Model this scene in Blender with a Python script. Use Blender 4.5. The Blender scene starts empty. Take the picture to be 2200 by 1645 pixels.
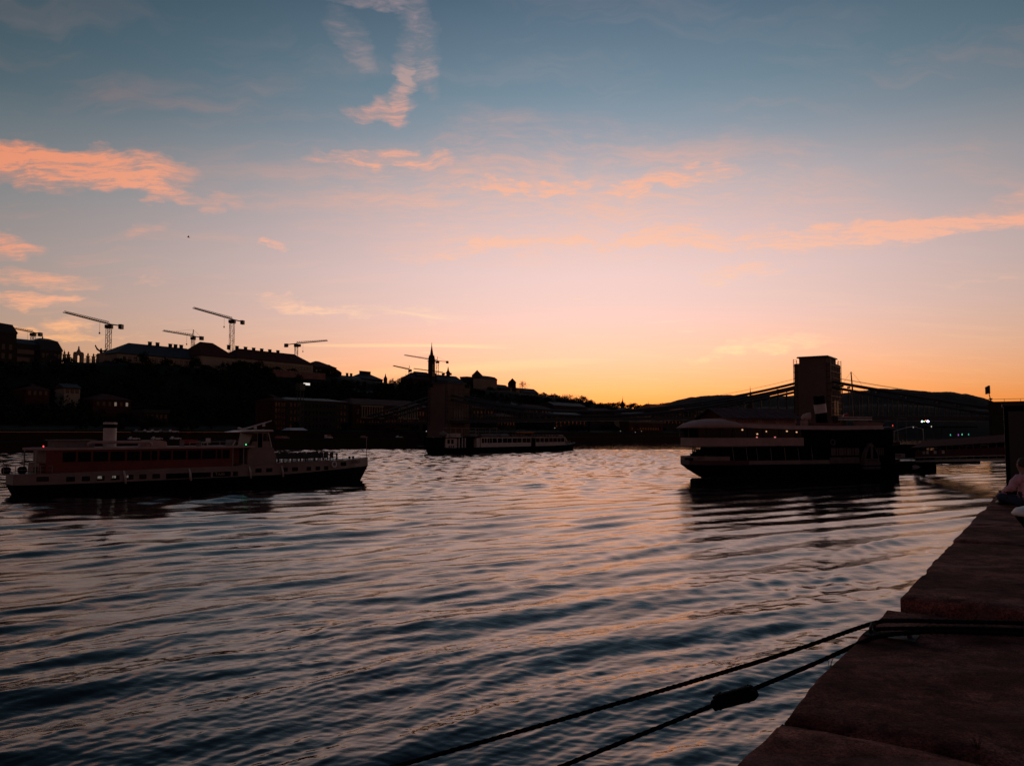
import bpy, bmesh, math, random
import numpy as np
from mathutils import Vector, Matrix

# ------------------------------------------------------------------ camera
W0, H0, F = 2200.0, 1645.0, 1662.0          # photograph size and focal length in its pixels
HCAM = 6.5                                  # eye height above the river
TH = math.atan((930 - 822.5) / F)           # the horizon lies on row 930
CT, ST = math.cos(TH), math.sin(TH)
sc = bpy.context.scene
col = sc.collection
cam_d = bpy.data.cameras.new('camera'); cam = bpy.data.objects.new('camera', cam_d); col.objects.link(cam)
cam.location = (0, 0, HCAM); cam.rotation_euler = (math.pi / 2 + TH, 0, 0)
cam_d.sensor_width = 36; cam_d.lens = 36 * F / W0; cam_d.clip_start = 0.1; cam_d.clip_end = 30000
sc.camera = cam
sc.render.resolution_x = 1024; sc.render.resolution_y = 765
sc.view_settings.view_transform = 'Standard'; sc.view_settings.look = 'None'
sc.view_settings.exposure = 0; sc.view_settings.gamma = 1
sc.cycles.use_denoising = True; sc.cycles.sample_clamp_indirect = 3.0
sc.cycles.max_bounces = 6; sc.cycles.diffuse_bounces = 2; sc.cycles.glossy_bounces = 4
sc.cycles.caustics_reflective = False; sc.cycles.caustics_refractive = False

def at(px, py, Y):
    """point at distance Y (metres ahead of the camera) seen on photo pixel px, py"""
    u = (px - W0 / 2) / F; v = (H0 / 2 - py) / F
    d = Vector((u, CT - v * ST, ST + v * CT))
    return Vector((0, 0, HCAM)) + d * (Y / d.y)
def on_level(px, py, z=0.0):
    u = (px - W0 / 2) / F; v = (H0 / 2 - py) / F
    d = Vector((u, CT - v * ST, ST + v * CT))
    return Vector((0, 0, HCAM)) + d * ((z - HCAM) / d.z)
RD = Vector((0.574, 0.819, 0)).normalized()          # downstream direction of both banks
RN = Vector((-RD.y, RD.x, 0))                        # straight across, towards the far bank
RANG = math.atan2(RD.y, RD.x)
def at_t(px, py, t):
    """point on the upright sheet parallel to the banks, t metres across from the camera"""
    u = (px - W0 / 2) / F; v = (H0 / 2 - py) / F
    d = Vector((u, CT - v * ST, ST + v * CT))
    return Vector((0, 0, HCAM)) + d * (t / d.dot(RN))
def run_to(p, px, direction=RD):
    """length along direction from p until it is seen on column px"""
    u = (px - W0 / 2) / F
    w = p.y * CT + (p.z - HCAM) * ST
    return (u * w - p.x) / (direction.x - u * direction.y * CT)

# ------------------------------------------------------------------ world
def lin(c):
    return tuple(((x / 255) / 12.92 if x / 255 <= 0.04045 else ((x / 255 + 0.055) / 1.055) ** 2.4) for x in c) + (1,)
SUN_AZ = math.radians(6.5)                  # sunset, right of straight ahead
SUN_EL = math.radians(1.0)
world = bpy.data.worlds.new('World'); sc.world = world; world.use_nodes = True
wn, wl = world.node_tree.nodes, world.node_tree.links
wn.clear()
world.cycles.sampling_method = 'MANUAL'; world.cycles.sample_map_resolution = 512
def N(t, **k):
    n = wn.new(t)
    for a, b in k.items(): setattr(n, a, b)
    return n
def M(op, a, b=None, c=None, clamp=False):
    n = N('ShaderNodeMath', operation=op, use_clamp=clamp)
    for i, x in enumerate((a, b, c)):
        if x is None: continue
        if isinstance(x, (int, float)): n.inputs[i].default_value = x
        else: wl.new(x, n.inputs[i])
    return n.outputs[0]
def VM(op, a, b=None, scale=None):
    n = N('ShaderNodeVectorMath', operation=op)
    for i, x in enumerate((a, b)):
        if x is None: continue
        if isinstance(x, (tuple, list, Vector)): n.inputs[i].default_value = tuple(x)
        else: wl.new(x, n.inputs[i])
    if scale is not None:
        if isinstance(scale, (int, float)): n.inputs['Scale'].default_value = scale
        else: wl.new(scale, n.inputs['Scale'])
    return n.outputs['Value'] if op in ('DOT_PRODUCT', 'LENGTH') else n.outputs[0]
def MIX(f, a, b):
    n = N('ShaderNodeMix', data_type='RGBA')
    for s, x in ((n.inputs[0], f), (n.inputs[6], a), (n.inputs[7], b)):
        if isinstance(x, (int, float)): s.default_value = x
        elif isinstance(x, tuple): s.default_value = x
        else: wl.new(x, s)
    return n.outputs[2]
def RAMP(f, stops):
    n = N('ShaderNodeValToRGB'); cr = n.color_ramp
    cr.interpolation = 'B_SPLINE' if False else 'LINEAR'
    while len(cr.elements) > 1: cr.elements.remove(cr.elements[-1])
    cr.elements[0].position = stops[0][0]; cr.elements[0].color = lin(stops[0][1])
    for p, c in stops[1:]:
        e = cr.elements.new(p); e.color = lin(c)
    wl.new(f, n.inputs[0]); return n.outputs[0]
def MR(v, a, b, c=0.0, d=1.0, smooth=True):
    n = N('ShaderNodeMapRange', interpolation_type='SMOOTHSTEP' if smooth else 'LINEAR')
    for i, x in enumerate((v, a, b, c, d)):
        if isinstance(x, (int, float)): n.inputs[i].default_value = x
        else: wl.new(x, n.inputs[i])
    return n.outputs[0]
D = VM('NORMALIZE', N('ShaderNodeTexCoord').outputs['Generated'])
sep = N('ShaderNodeSeparateXYZ'); wl.new(D, sep.inputs[0])
dz = M('MAXIMUM', sep.outputs[2], 0.0)
hor = VM('NORMALIZE', VM('MULTIPLY', D, (1, 1, 0)))
caz = VM('DOT_PRODUCT', hor, (math.sin(SUN_AZ), math.cos(SUN_AZ), 0))
tw = M('POWER', M('MULTIPLY_ADD', caz, 0.5, 0.5, clamp=True), 12.5)      # 1 towards the sunset, 0 away from it
tw = M('MAXIMUM', tw, M('MULTIPLY', M('SUBTRACT', dz, 0.75, clamp=True), 2.0, clamp=True))
rA = RAMP(dz, [(0, (255, 136, 24)), (.028, (255, 164, 60)), (.055, (255, 190, 118)), (.095, (255, 207, 170)), (.145, (253, 212, 199)),
               (.20, (245, 210, 205)), (.25, (228, 200, 199)), (.305, (198, 186, 190)), (.36, (152, 162, 174)), (.41, (120, 142, 158)),
               (.5, (84, 108, 128)), (.7, (42, 64, 84)), (1, (26, 42, 60))])
rB = RAMP(dz, [(0, (180, 80, 30)), (.03, (198, 106, 50)), (.07, (188, 134, 98)), (.12, (160, 136, 120)), (.19, (130, 128, 124)),
               (.27, (92, 112, 116)), (.36, (52, 80, 90)), (.5, (30, 52, 62)), (.7, (28, 46, 58)), (1, (26, 42, 60))])
rC = RAMP(dz, [(0, (104, 68, 58)), (.12, (110, 76, 68)), (.25, (86, 68, 68)), (.5, (46, 50, 62)), (.75, (30, 44, 64)), (1, (28, 44, 70))])
east = MR(caz, 0.62, -0.35)
base = MIX(east, MIX(tw, rB, rA), rC)
nis = N('ShaderNodeTexSky', sky_type='NISHITA', sun_disc=False, sun_elevation=SUN_EL, sun_rotation=SUN_AZ, altitude=100, air_density=1.0, dust_density=1.5, ozone_density=2.0)
wl.new(D, nis.inputs[0])
# --- thin cloud: wisps everywhere, thickest in the named patches
def NOISE(vec, scale, detail=5, rough=0.55, dist=0.0):
    n = N('ShaderNodeTexNoise'); n.inputs['Scale'].default_value = scale; n.inputs['Detail'].default_value = detail
    n.inputs['Roughness'].default_value = rough; n.inputs['Distortion'].default_value = dist
    wl.new(vec, n.inputs['Vector']); return n
warp_n = NOISE(D, 7.0, 3, 0.6)
warp = VM('SCALE', VM('SUBTRACT', warp_n.outputs['Color'], (0.5, 0.5, 0.5)), scale=0.06)
warp_f = NOISE(VM('MULTIPLY', D, (1, 1, 2.2)), 26.0, 3, 0.62)
Dw = VM('ADD', VM('ADD', D, warp), VM('SCALE', VM('SUBTRACT', warp_f.outputs['Color'], (0.5, 0.5, 0.5)), scale=0.035))
plane = VM('DIVIDE', D, N('ShaderNodeCombineXYZ').outputs[0])
cmb = plane.node.inputs[1].links[0].from_node
den = M('ADD', dz, 0.09)
for i in range(3): wl.new(den, cmb.inputs[i])
streak = NOISE(VM('MULTIPLY', VM('ADD', plane, VM('SCALE', warp, scale=6.0)), (0.55, 1.7, 0)), 3.2, 5, 0.62, 0.3).outputs['Fac']
fine = NOISE(VM('MULTIPLY', VM('ADD', plane, VM('SCALE', warp, scale=4.0)), (1.2, 2.6, 0)), 11.0, 6, 0.68, 0.2).outputs['Fac']
tex = MR(M('MULTIPLY_ADD', fine, 0.65, M('MULTIPLY', streak, 0.60)), 0.48, 0.84)
def pixdir(px, py):
    u = (px - W0 / 2) / F; v = (H0 / 2 - py) / F
    return Vector((u, CT - v * ST, ST + v * CT)).normalized()
def patch(px, py, rx, ry, tilt, strength, warped=True):
    c = pixdir(px, py)
    e1 = (pixdir(px + 10 * math.cos(tilt), py - 10 * math.sin(tilt)) - c); e1 = (e1 - c * e1.dot(c)).normalized()
    e2 = c.cross(e1).normalized()
    src = Dw if warped else D
    a = VM('DOT_PRODUCT', src, e1 * (F / rx)); b = VM('DOT_PRODUCT', src, e2 * (F / ry))
    r2 = M('ADD', M('MULTIPLY', a, a), M('MULTIPLY', b, b))
    m = M('MULTIPLY', M('SUBTRACT', 1.0, r2, clamp=True), strength)
    fr = M('GREATER_THAN', VM('DOT_PRODUCT', D, tuple(c)), 0.3)
    return M('MULTIPLY', m, fr)
def rad(a): return math.radians(a)
CL = [(120, 348, 260, 42, rad(-5), 1.6), (300, 385, 190, 22, rad(-17), .95), (60, 385, 150, 26, rad(-3), .8), (20, 532, 60, 20, 0, 1.0),
      (90, 592, 110, 18, rad(2), .8), (70, 640, 110, 16, rad(5), 1.2), (150, 693, 60, 15, rad(4), 1.3), (130, 718, 150, 8, rad(1), .9),
      (895, 75, 46, 95, rad(8), .85), (855, 160, 24, 85, rad(-14), 1.25), (808, 214, 80, 26, rad(3), 1.05), (755, 90, 32, 68, rad(32), .6),
      (815, 2, 105, 13, rad(2), .9), (925, 165, 20, 45, rad(-15), .35), (815, 338, 160, 26, rad(2), 1.6), (770, 345, 60, 22, rad(-12), .6),
      (1110, 396, 170, 13, rad(3), 1.0), (1440, 385, 160, 22, rad(8), 1.4), (1230, 430, 640, 170, rad(-2), .48), (1380, 405, 60, 12, rad(4), .8),
      (1750, 500, 440, 28, rad(3), 1.7), (1620, 520, 340, 22, rad(1), .9), (2130, 470, 230, 30, rad(8), .55), (1060, 538, 260, 19, rad(4), 1.1),
      (1590, 588, 110, 15, rad(6), 1.2), (575, 534, 34, 8, 0, 1.0), (690, 655, 160, 12, rad(-5), 1.1), (850, 680, 180, 12, rad(-6), .6),
      (1640, 742, 150, 18, rad(6), .95), (330, 600, 50, 8, 0, .4), (320, 487, 45, 16, rad(12), .35), (2110, 617, 60, 8, rad(10), .3), (330, 655, 150, 22, rad(-16), -.25)]
cov = None
for c in CL:
    p = patch(*c)
    cov = p if cov is None else M('ADD', cov, p)
everywhere = M('MULTIPLY', MR(streak, 0.47, 0.75), 0.16)
dens = M('ADD', M('MULTIPLY', M('MINIMUM', cov, 1.3), M('MULTIPLY_ADD', tex, 1.0, 0.17)), everywhere)
STR = [(860, 742, 255, 4.5, rad(0), .75), (1000, 745, 120, 3.5, rad(-1.5), .5), (890, 675, 75, 3, rad(-9), .5), (920, 757, 24, 3, rad(-2), .4),
       (1240, 642, 24, 1.6, rad(-2), .8), (1003, 633, 12, 1.3, 0, .6), (1440, 690, 60, 3.0, rad(5), .35), (1474, 712, 22, 2, 0, .5), (1000, 790, 330, 14, rad(3), .35)]
for c in STR: dens = M('ADD', dens, patch(*c, warped=False))
dens = M('MINIMUM', M('MAXIMUM', dens, -0.15), 0.86)
cA = RAMP(dz, [(0, (255, 190, 90)), (.09, (255, 232, 170)), (.14, (255, 226, 196)), (.2, (255, 206, 182)), (.3, (255, 188, 156)), (.37, (240, 174, 152)), (.42, (190, 164, 160)), (.5, (168, 148, 152)), (1, (60, 66, 90))])
cB = RAMP(dz, [(0, (230, 110, 50)), (.12, (250, 138, 66)), (.2, (240, 124, 66)), (.3, (240, 122, 66)), (.38, (176, 112, 96)), (.5, (92, 96, 108)), (1, (50, 60, 84))])
cc = MIX(M('POWER', tw, 0.6), cB, cA)
skyc = MIX(dens, base, cc)
glowf = M('MULTIPLY', M('POWER', M('MAXIMUM', caz, 0.0), 45.0), MR(dz, 0.17, 0.0))
skyc = VM('SCALE', skyc, scale=M('MULTIPLY_ADD', glowf, 0.12, 1.0))
# the afterglow is stronger in red than a display can show
redf = M('MULTIPLY', M('POWER', M('MAXIMUM', caz, 0.0), 9.0), MR(dz, 0.18, 0.05))
rv = N('ShaderNodeCombineXYZ'); wl.new(M('MULTIPLY_ADD', redf, 0.38, 1.0), rv.inputs[0]); rv.inputs[1].default_value = 1.0; wl.new(M('MULTIPLY_ADD', redf, -0.04, 1.0), rv.inputs[2])
skyc = VM('MULTIPLY', skyc, rv.outputs[0])
skyc = VM('ADD', VM('SCALE', skyc, scale=0.97), VM('SCALE', nis.outputs[0], scale=0.004))
bg = N('ShaderNodeBackground'); wl.new(skyc, bg.inputs[0]); bg.inputs[1].default_value = 1.0
wo = N('ShaderNodeOutputWorld'); wl.new(bg.outputs[0], wo.inputs[0])

# ------------------------------------------------------------------ the last of the sun, low behind the hills
sl = bpy.data.lights.new('sun', 'SUN'); so = bpy.data.objects.new('sun', sl); col.objects.link(so)
sl.energy = 0.25; sl.angle = math.radians(2); sl.color = (1.0, 0.55, 0.25)
sd = Vector((math.sin(SUN_AZ) * math.cos(SUN_EL), math.cos(SUN_AZ) * math.cos(SUN_EL), math.sin(SUN_EL)))
so.rotation_euler = sd.to_track_quat('Z', 'Y').to_euler(); so.location = (0, 0, 200)

# ------------------------------------------------------------------ helpers
def mat(name, c, rough=0.7, metal=0.0, var=0.0, vscale=3.0, spec=None, emit=None, estr=0.0, bump=0.0, bscale=20.0, c2=None):
    if spec is None: spec = .5 if rough < .75 else .06
    m = bpy.data.materials.new(name); m.use_nodes = True
    nt = m.node_tree; b = nt.nodes['Principled BSDF']
    b.inputs['Base Color'].default_value = (*c, 1); b.inputs['Roughness'].default_value = rough
    b.inputs['Metallic'].default_value = metal; b.inputs['Specular IOR Level'].default_value = spec
    if emit: b.inputs['Emission Color'].default_value = (*emit, 1); b.inputs['Emission Strength'].default_value = estr
    tc = nt.nodes.new('ShaderNodeTexCoord')
    if var > 0:
        n = nt.nodes.new('ShaderNodeTexNoise'); n.inputs['Scale'].default_value = vscale; n.inputs['Detail'].default_value = 6; n.inputs['Roughness'].default_value = .65
        nt.links.new(tc.outputs['Object'], n.inputs['Vector'])
        r = nt.nodes.new('ShaderNodeValToRGB'); r.color_ramp.elements[0].position = .3; r.color_ramp.elements[1].position = .72
        d = c2 or tuple(x * (1 - var) for x in c)
        r.color_ramp.elements[0].color = (*d, 1); r.color_ramp.elements[1].color = (*tuple(min(1, x * (1 + var * .35)) for x in c), 1)
        nt.links.new(n.outputs['Fac'], r.inputs[0]); nt.links.new(r.outputs[0], b.inputs['Base Color'])
    if bump > 0:
        n2 = nt.nodes.new('ShaderNodeTexNoise'); n2.inputs['Scale'].default_value = bscale; n2.inputs['Detail'].default_value = 8
        nt.links.new(tc.outputs['Object'], n2.inputs['Vector'])
        bp = nt.nodes.new('ShaderNodeBump'); bp.inputs['Strength'].default_value = bump; bp.inputs['Distance'].default_value = .02
        nt.links.new(n2.outputs['Fac'], bp.inputs['Height']); nt.links.new(bp.outputs[0], b.inputs['Normal'])
    return m
def tag(o, label=None, cat=None, group=None, kind=None):
    if label: o['label'] = label
    if cat: o['category'] = cat
    if group: o['group'] = group
    if kind: o['kind'] = kind
    return o
def empty(name, loc, rz=0.0, label=None, cat=None, group=None):
    o = bpy.data.objects.new(name, None); col.objects.link(o)
    o.location = loc; o.rotation_euler = (0, 0, rz); o.empty_display_size = .2
    return tag(o, label, cat, group)
class MB:
    def __init__(s): s.v, s.f = [], []
    def add(s, vs, fs):
        k = len(s.v); s.v += [tuple(x) for x in vs]; s.f += [tuple(i + k for i in f) for f in fs]; return s
    def box(s, x0, x1, y0, y1, z0, z1):
        return s.add([(x0, y0, z0), (x1, y0, z0), (x1, y1, z0), (x0, y1, z0), (x0, y0, z1), (x1, y0, z1), (x1, y1, z1), (x0, y1, z1)],
                     [(0, 3, 2, 1), (4, 5, 6, 7), (0, 1, 5, 4), (1, 2, 6, 5), (2, 3, 7, 6), (3, 0, 4, 7)])
    def frustum(s, b, z0, t, z1):
        """rectangles b, t = (x0, x1, y0, y1) at z0 and z1"""
        return s.add([(b[0], b[2], z0), (b[1], b[2], z0), (b[1], b[3], z0), (b[0], b[3], z0), (t[0], t[2], z1), (t[1], t[2], z1), (t[1], t[3], z1), (t[0], t[3], z1)],
                     [(0, 3, 2, 1), (4, 5, 6, 7), (0, 1, 5, 4), (1, 2, 6, 5), (2, 3, 7, 6), (3, 0, 4, 7)])
    def prism(s, pts, y0, y1):
        """outline pts in x, z pushed from y0 to y1"""
        n = len(pts)
        vs = [(p[0], y0, p[1]) for p in pts] + [(p[0], y1, p[1]) for p in pts]
        return s.add(vs, [tuple(range(n)), tuple(range(2 * n - 1, n - 1, -1))] + [(i, i + n, (i + 1) % n + n, (i + 1) % n) for i in range(n)])
    def slab(s, pts, z0, z1):
        """outline pts in x, y pushed from z0 to z1"""
        n = len(pts)
        vs = [(p[0], p[1], z0) for p in pts] + [(p[0], p[1], z1) for p in pts]
        return s.add(vs, [tuple(range(n - 1, -1, -1)), tuple(range(n, 2 * n))] + [(i, (i + 1) % n, (i + 1) % n + n, i + n) for i in range(n)])
    def tube(s, pts, r, n=6, caps=True):
        pts = [Vector(p) for p in pts]; rs = r if isinstance(r, (list, tuple)) else [r] * len(pts)
        k = len(s.v)
        for i, p in enumerate(pts):
            t = (pts[min(i + 1, len(pts) - 1)] - pts[max(i - 1, 0)]).normalized()
            a = t.cross(Vector((0, 0, 1)) if abs(t.z) < .95 else Vector((1, 0, 0))).normalized(); b = t.cross(a)
            for j in range(n):
                q = 2 * math.pi * (j + .5) / n
                s.v.append(tuple(p + (a * math.cos(q) + b * math.sin(q)) * rs[i]))
        for i in range(len(pts) - 1):
            for j in range(n):
                s.f.append((k + i * n + j, k + i * n + (j + 1) % n, k + (i + 1) * n + (j + 1) % n, k + (i + 1) * n + j))
        if caps:
            s.f.append(tuple(k + j for j in range(n - 1, -1, -1))); s.f.append(tuple(k + (len(pts) - 1) * n + j for j in range(n)))
        return s
    def bar(s, a, b, w, h=None):
        a, b = Vector(a), Vector(b); h = h or w
        t = (b - a).normalized(); x = t.cross(Vector((0, 0, 1)) if abs(t.z) < .95 else Vector((1, 0, 0))).normalized(); y = t.cross(x)
        vs = [p + x * (i * w / 2) + y * (j * h / 2) for p in (a, b) for i, j in ((-1, -1), (1, -1), (1, 1), (-1, 1))]
        return s.add(vs, [(0, 3, 2, 1), (4, 5, 6, 7), (0, 1, 5, 4), (1, 2, 6, 5), (2, 3, 7, 6), (3, 0, 4, 7)])
    def lathe(s, prof, c=(0, 0), n=12):
        """prof = (radius, z) from the bottom up"""
        k = len(s.v)
        for r, z in prof:
            for j in range(n):
                q = 2 * math.pi * j / n; s.v.append((c[0] + r * math.cos(q), c[1] + r * math.sin(q), z))
        for i in range(len(prof) - 1):
            for j in range(n):
                s.f.append((k + i * n + j, k + i * n + (j + 1) % n, k + (i + 1) * n + (j + 1) % n, k + (i + 1) * n + j))
        s.f.append(tuple(k + j for j in range(n - 1, -1, -1))); s.f.append(tuple(k + (len(prof) - 1) * n + j for j in range(n)))
        return s
    def mesh(s, name, m=None):
        me = bpy.data.meshes.new(name); me.from_pydata(s.v, [], s.f); me.update()
        if m: me.materials.append(m)
        return me
    def build(s, name, m, parent=None, smooth=False):
        me = s.mesh(name, m)
        bm = bmesh.new(); bm.from_mesh(me); bmesh.ops.recalc_face_normals(bm, faces=bm.faces); bm.to_mesh(me); bm.free()
        if smooth:
            me.polygons.foreach_set('use_smooth', [True] * len(me.polygons))
        return link(name, me, parent)
def link(name, me, parent=None, loc=None, rz=None):
    o = bpy.data.objects.new(name, me); col.objects.link(o)
    if parent: o.parent = parent
    if loc is not None: o.location = loc
    if rz is not None: o.rotation_euler = (0, 0, rz)
    return o
def copy_tree(o, parent=None):
    c = o.copy(); col.objects.link(c); c.parent = parent
    for ch in list(o.children): copy_tree(ch, c)
    return c
def np_mesh(name, v, faces, m):
    me = bpy.data.meshes.new(name); v = np.asarray(v, np.float32); faces = np.asarray(faces, np.int32)
    me.vertices.add(len(v)); me.vertices.foreach_set('co', v.ravel())
    k = faces.shape[1]
    me.loops.add(faces.size); me.loops.foreach_set('vertex_index', faces.ravel())
    me.polygons.add(len(faces)); me.polygons.foreach_set('loop_start', np.arange(len(faces), dtype=np.int32) * k)
    me.update(calc_edges=True); me.materials.append(m)
    return me
rng = np.random.default_rng(7); random.seed(7)
def text_mesh(name, txt, size, m, extrude=.01):
    cu = bpy.data.curves.new(name, 'FONT'); cu.body = txt; cu.size = size; cu.extrude = extrude; cu.align_x = 'CENTER'; cu.align_y = 'CENTER'
    cu.resolution_u = 2
    o = bpy.data.objects.new(name + '_tmp', cu); col.objects.link(o)
    bpy.context.view_layer.update()
    me = bpy.data.meshes.new_from_object(o.evaluated_get(bpy.context.evaluated_depsgraph_get()))
    bpy.data.objects.remove(o); bpy.data.curves.remove(cu)
    me.materials.clear(); me.materials.append(m); me.name = name
    return me

# ------------------------------------------------------------------ river
def water_mat():
    m = bpy.data.materials.new('river_water'); m.use_nodes = True
    nt = m.node_tree; b = nt.nodes['Principled BSDF']
    b.inputs['Base Color'].default_value = (.010, .013, .014, 1); b.inputs['Roughness'].default_value = .012
    b.inputs['IOR'].default_value = 1.34; b.inputs['Specular IOR Level'].default_value = .5
    tc = nt.nodes.new('ShaderNodeTexCoord')
    def noise(scale, det, rot, stretch, rough=.6):
        mp = nt.nodes.new('ShaderNodeMapping'); mp.inputs['Rotation'].default_value = (0, 0, rot); mp.inputs['Scale'].default_value = stretch
        nt.links.new(tc.outputs['Object'], mp.inputs[0])
        n = nt.nodes.new('ShaderNodeTexNoise'); n.inputs['Scale'].default_value = scale; n.inputs['Detail'].default_value = det; n.inputs['Roughness'].default_value = rough
        nt.links.new(mp.outputs[0], n.inputs['Vector']); return n.outputs['Fac']
    a = noise(.62, 4, -RANG + .25, (.62, 1.15, 1), .62); c = noise(2.8, 4, -RANG + .45, (.55, 1, 1), .62)
    e = noise(11, 3, -RANG, (.7, 1, 1)); g = noise(.035, 3, -RANG - .2, (.35, 1, 1), .6)
    def bump(h, strength, dist, prev=None):
        bp = nt.nodes.new('ShaderNodeBump'); bp.inputs['Distance'].default_value = dist
        if isinstance(strength, float): bp.inputs['Strength'].default_value = strength
        else: nt.links.new(strength, bp.inputs['Strength'])
        nt.links.new(h, bp.inputs['Height'])
        if prev: nt.links.new(prev, bp.inputs['Normal'])
        return bp.outputs[0]
    gust = nt.nodes.new('ShaderNodeMapRange'); nt.links.new(g, gust.inputs[0])
    gust.inputs[1].default_value = .36; gust.inputs[2].default_value = .64; gust.inputs[3].default_value = .35; gust.inputs[4].default_value = 1.0
    l = noise(.17, 3, -RANG + .1, (.55, 1.1, 1), .6)
    n0 = bump(l, .5, .05); n1 = bump(a, .6, .05, n0); n2 = bump(c, gust.outputs[0], .013, n1); n3 = bump(e, gust.outputs[0], .0045, n2)
    nt.links.new(n3, b.inputs['Normal'])
    return m
CHOP = .0042
def build_river():
    cols = 800
    far = np.array([30000, 9000, 4000, 2200, 1500, 1100, 850, 700, 600, 520, 460, 420, 390, 365, 345, 330, 318])
    dep = np.arange(F * HCAM / 78, 885, 1.5)                        # photo pixels under the horizon
    rr = np.concatenate([far, np.arange(310, 78.3, -.62), F * HCAM / dep, np.linspace(11.6, 2, 12)])
    ang = np.concatenate([np.linspace(-80, -44, 40, endpoint=False), np.linspace(-44, 44, cols), np.linspace(44.5, 80, 40)]) * np.pi / 180
    R, A = np.meshgrid(rr, ang, indexing='ij')
    X, Y = R * np.sin(A), R * np.cos(A)
    Z = np.zeros_like(X)
    cell = np.maximum(np.gradient(rr)[:, None] * -1, R * (88 * np.pi / 180 / cols))
    base_dir = math.atan2(RN.y, RN.x)
    def wave(lam, amp, th, ph, env=None):
        k = 2 * np.pi / lam
        w = np.clip((lam / cell - 2.5) / 2.5, 0, 1)
        h = np.sin(k * (X * math.cos(th) + Y * math.sin(th)) + ph)
        if lam > .8: h = 2 * ((h + 1) / 2) ** 1.5 - .85      # peaked crests, flat troughs
        return amp * w * h * (1 if env is None else env)
    def env(scale, ph):
        q = np.zeros_like(X)
        for i in range(5):
            th = rng.uniform(0, 6.28); k = 2 * np.pi / (scale * rng.uniform(.6, 1.6))
            q += np.sin(k * (X * math.cos(th) + Y * math.sin(th)) + rng.uniform(0, 6.28))
        return np.clip(.55 + .28 * q, .05, 1.6)
    for i in range(9):      # wake rollers running in from the passing boats
        lam = rng.uniform(1.5, 5.2)
        Z += wave(lam, .0088 * lam * rng.uniform(.4, 1.0), base_dir + rng.normal(-.40, .17), rng.uniform(0, 6.28), env(lam * 7, 0))
    T_ = X * RN.x + Y * RN.y
    shel = np.clip((T_ - 16) / 55, .15, 1)      # calmer in the lee of the moored boats
    for i in range(44):     # open chop, all sizes, mostly across the stream
        lam = 1.6 * (7.5 / 1.6) ** rng.random()
        Z += wave(lam, CHOP * lam * rng.uniform(.5, 1.0), base_dir + rng.normal(.0, .95), rng.uniform(0, 6.28), env(lam * 6, 0) * shel if i % 3 == 0 else shel)
    for i in range(22):
        lam = rng.uniform(.5, 1.7)
        Z += wave(lam, .0048 * lam * rng.uniform(.5, 1.0), base_dir + rng.normal(-.28, .5), rng.uniform(0, 6.28), env(lam * 8, 0))
    for i in range(26):
        lam = rng.uniform(.16, .5)
        Z += wave(lam, .0046 * lam * rng.uniform(.5, 1.0), base_dir + rng.normal(-.2, .7), rng.uniform(0, 6.28), env(lam * 10, 0))
    n0, n1 = X.shape
    idx = np.arange(n0 * n1).reshape(n0, n1)
    q = np.stack([idx[:-1, :-1], idx[:-1, 1:], idx[1:, 1:], idx[1:, :-1]], -1).reshape(-1, 4)
    q = q[:, ::-1]
    me = np_mesh('river', np.stack([X, Y, Z], -1).reshape(-1, 3), q, water_mat())
    me.polygons.foreach_set('use_smooth', np.ones(len(me.polygons), bool))
    return tag(link('river', me), kind='structure')
build_river()

# ------------------------------------------------------------------ materials of the far bank
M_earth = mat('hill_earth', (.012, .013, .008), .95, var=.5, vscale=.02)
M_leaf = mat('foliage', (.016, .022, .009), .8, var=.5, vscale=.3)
M_bark = mat('bark', (.05, .038, .028), .9, var=.3)
M_wall = mat('plaster_cream', (.36, .29, .20), .9, var=.25, vscale=.15)
M_wall2 = mat('plaster_red', (.075, .027, .022), .9, var=.3, vscale=.15)
M_wall3 = mat('plaster_grey', (.040, .028, .025), .9, var=.3, vscale=.15)
M_stone = mat('old_limestone', (.30, .23, .17), .9, var=.4, vscale=.2)
M_dstone = mat('sooty_stone', (.055, .043, .036), .9, var=.4, vscale=.2)
M_tile = mat('roof_tiles', (.085, .028, .022), .8, var=.4, vscale=.4)
M_slate = mat('dark_roof', (.026, .020, .019), .7, var=.4, vscale=.3)
M_sunset_roof = mat('roof_tiles_sunset_glow', (.52, .16, .05), .75, var=.25, vscale=.3)  # orange sunset reflection on two roofs, put into the tile colour
M_glass = mat('window_glass', (.012, .013, .015), .12)
M_trim = mat('window_surround', (.075, .055, .042), .85)
M_steel = mat('crane_steel', (.16, .10, .05), .6, var=.2)
M_dark = mat('dark_metal', (.02, .02, .022), .5)
M_road = mat('asphalt', (.030, .026, .025), .9, var=.3, vscale=.5)
M_bankw = mat('embankment_stone', (.040, .018, .016), .9, var=.4, vscale=.25, bump=.3, bscale=.6)
M_sheet = mat('scaffold_sheeting', (.17, .12, .095), .85, var=.25, vscale=.08)
M_iron = mat('bridge_iron', (.035, .033, .032), .6)
M_white = mat('white_paint', (.72, .66, .60), .5, var=.12, vscale=.6)
M_lit = mat('lit_bulb', (.9, .8, .7), .5, emit=(1, .85, .7), estr=1.1)
M_litwin = mat('lit_window', (.8, .7, .5), .5, emit=(1, .86, .68), estr=.10)

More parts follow.
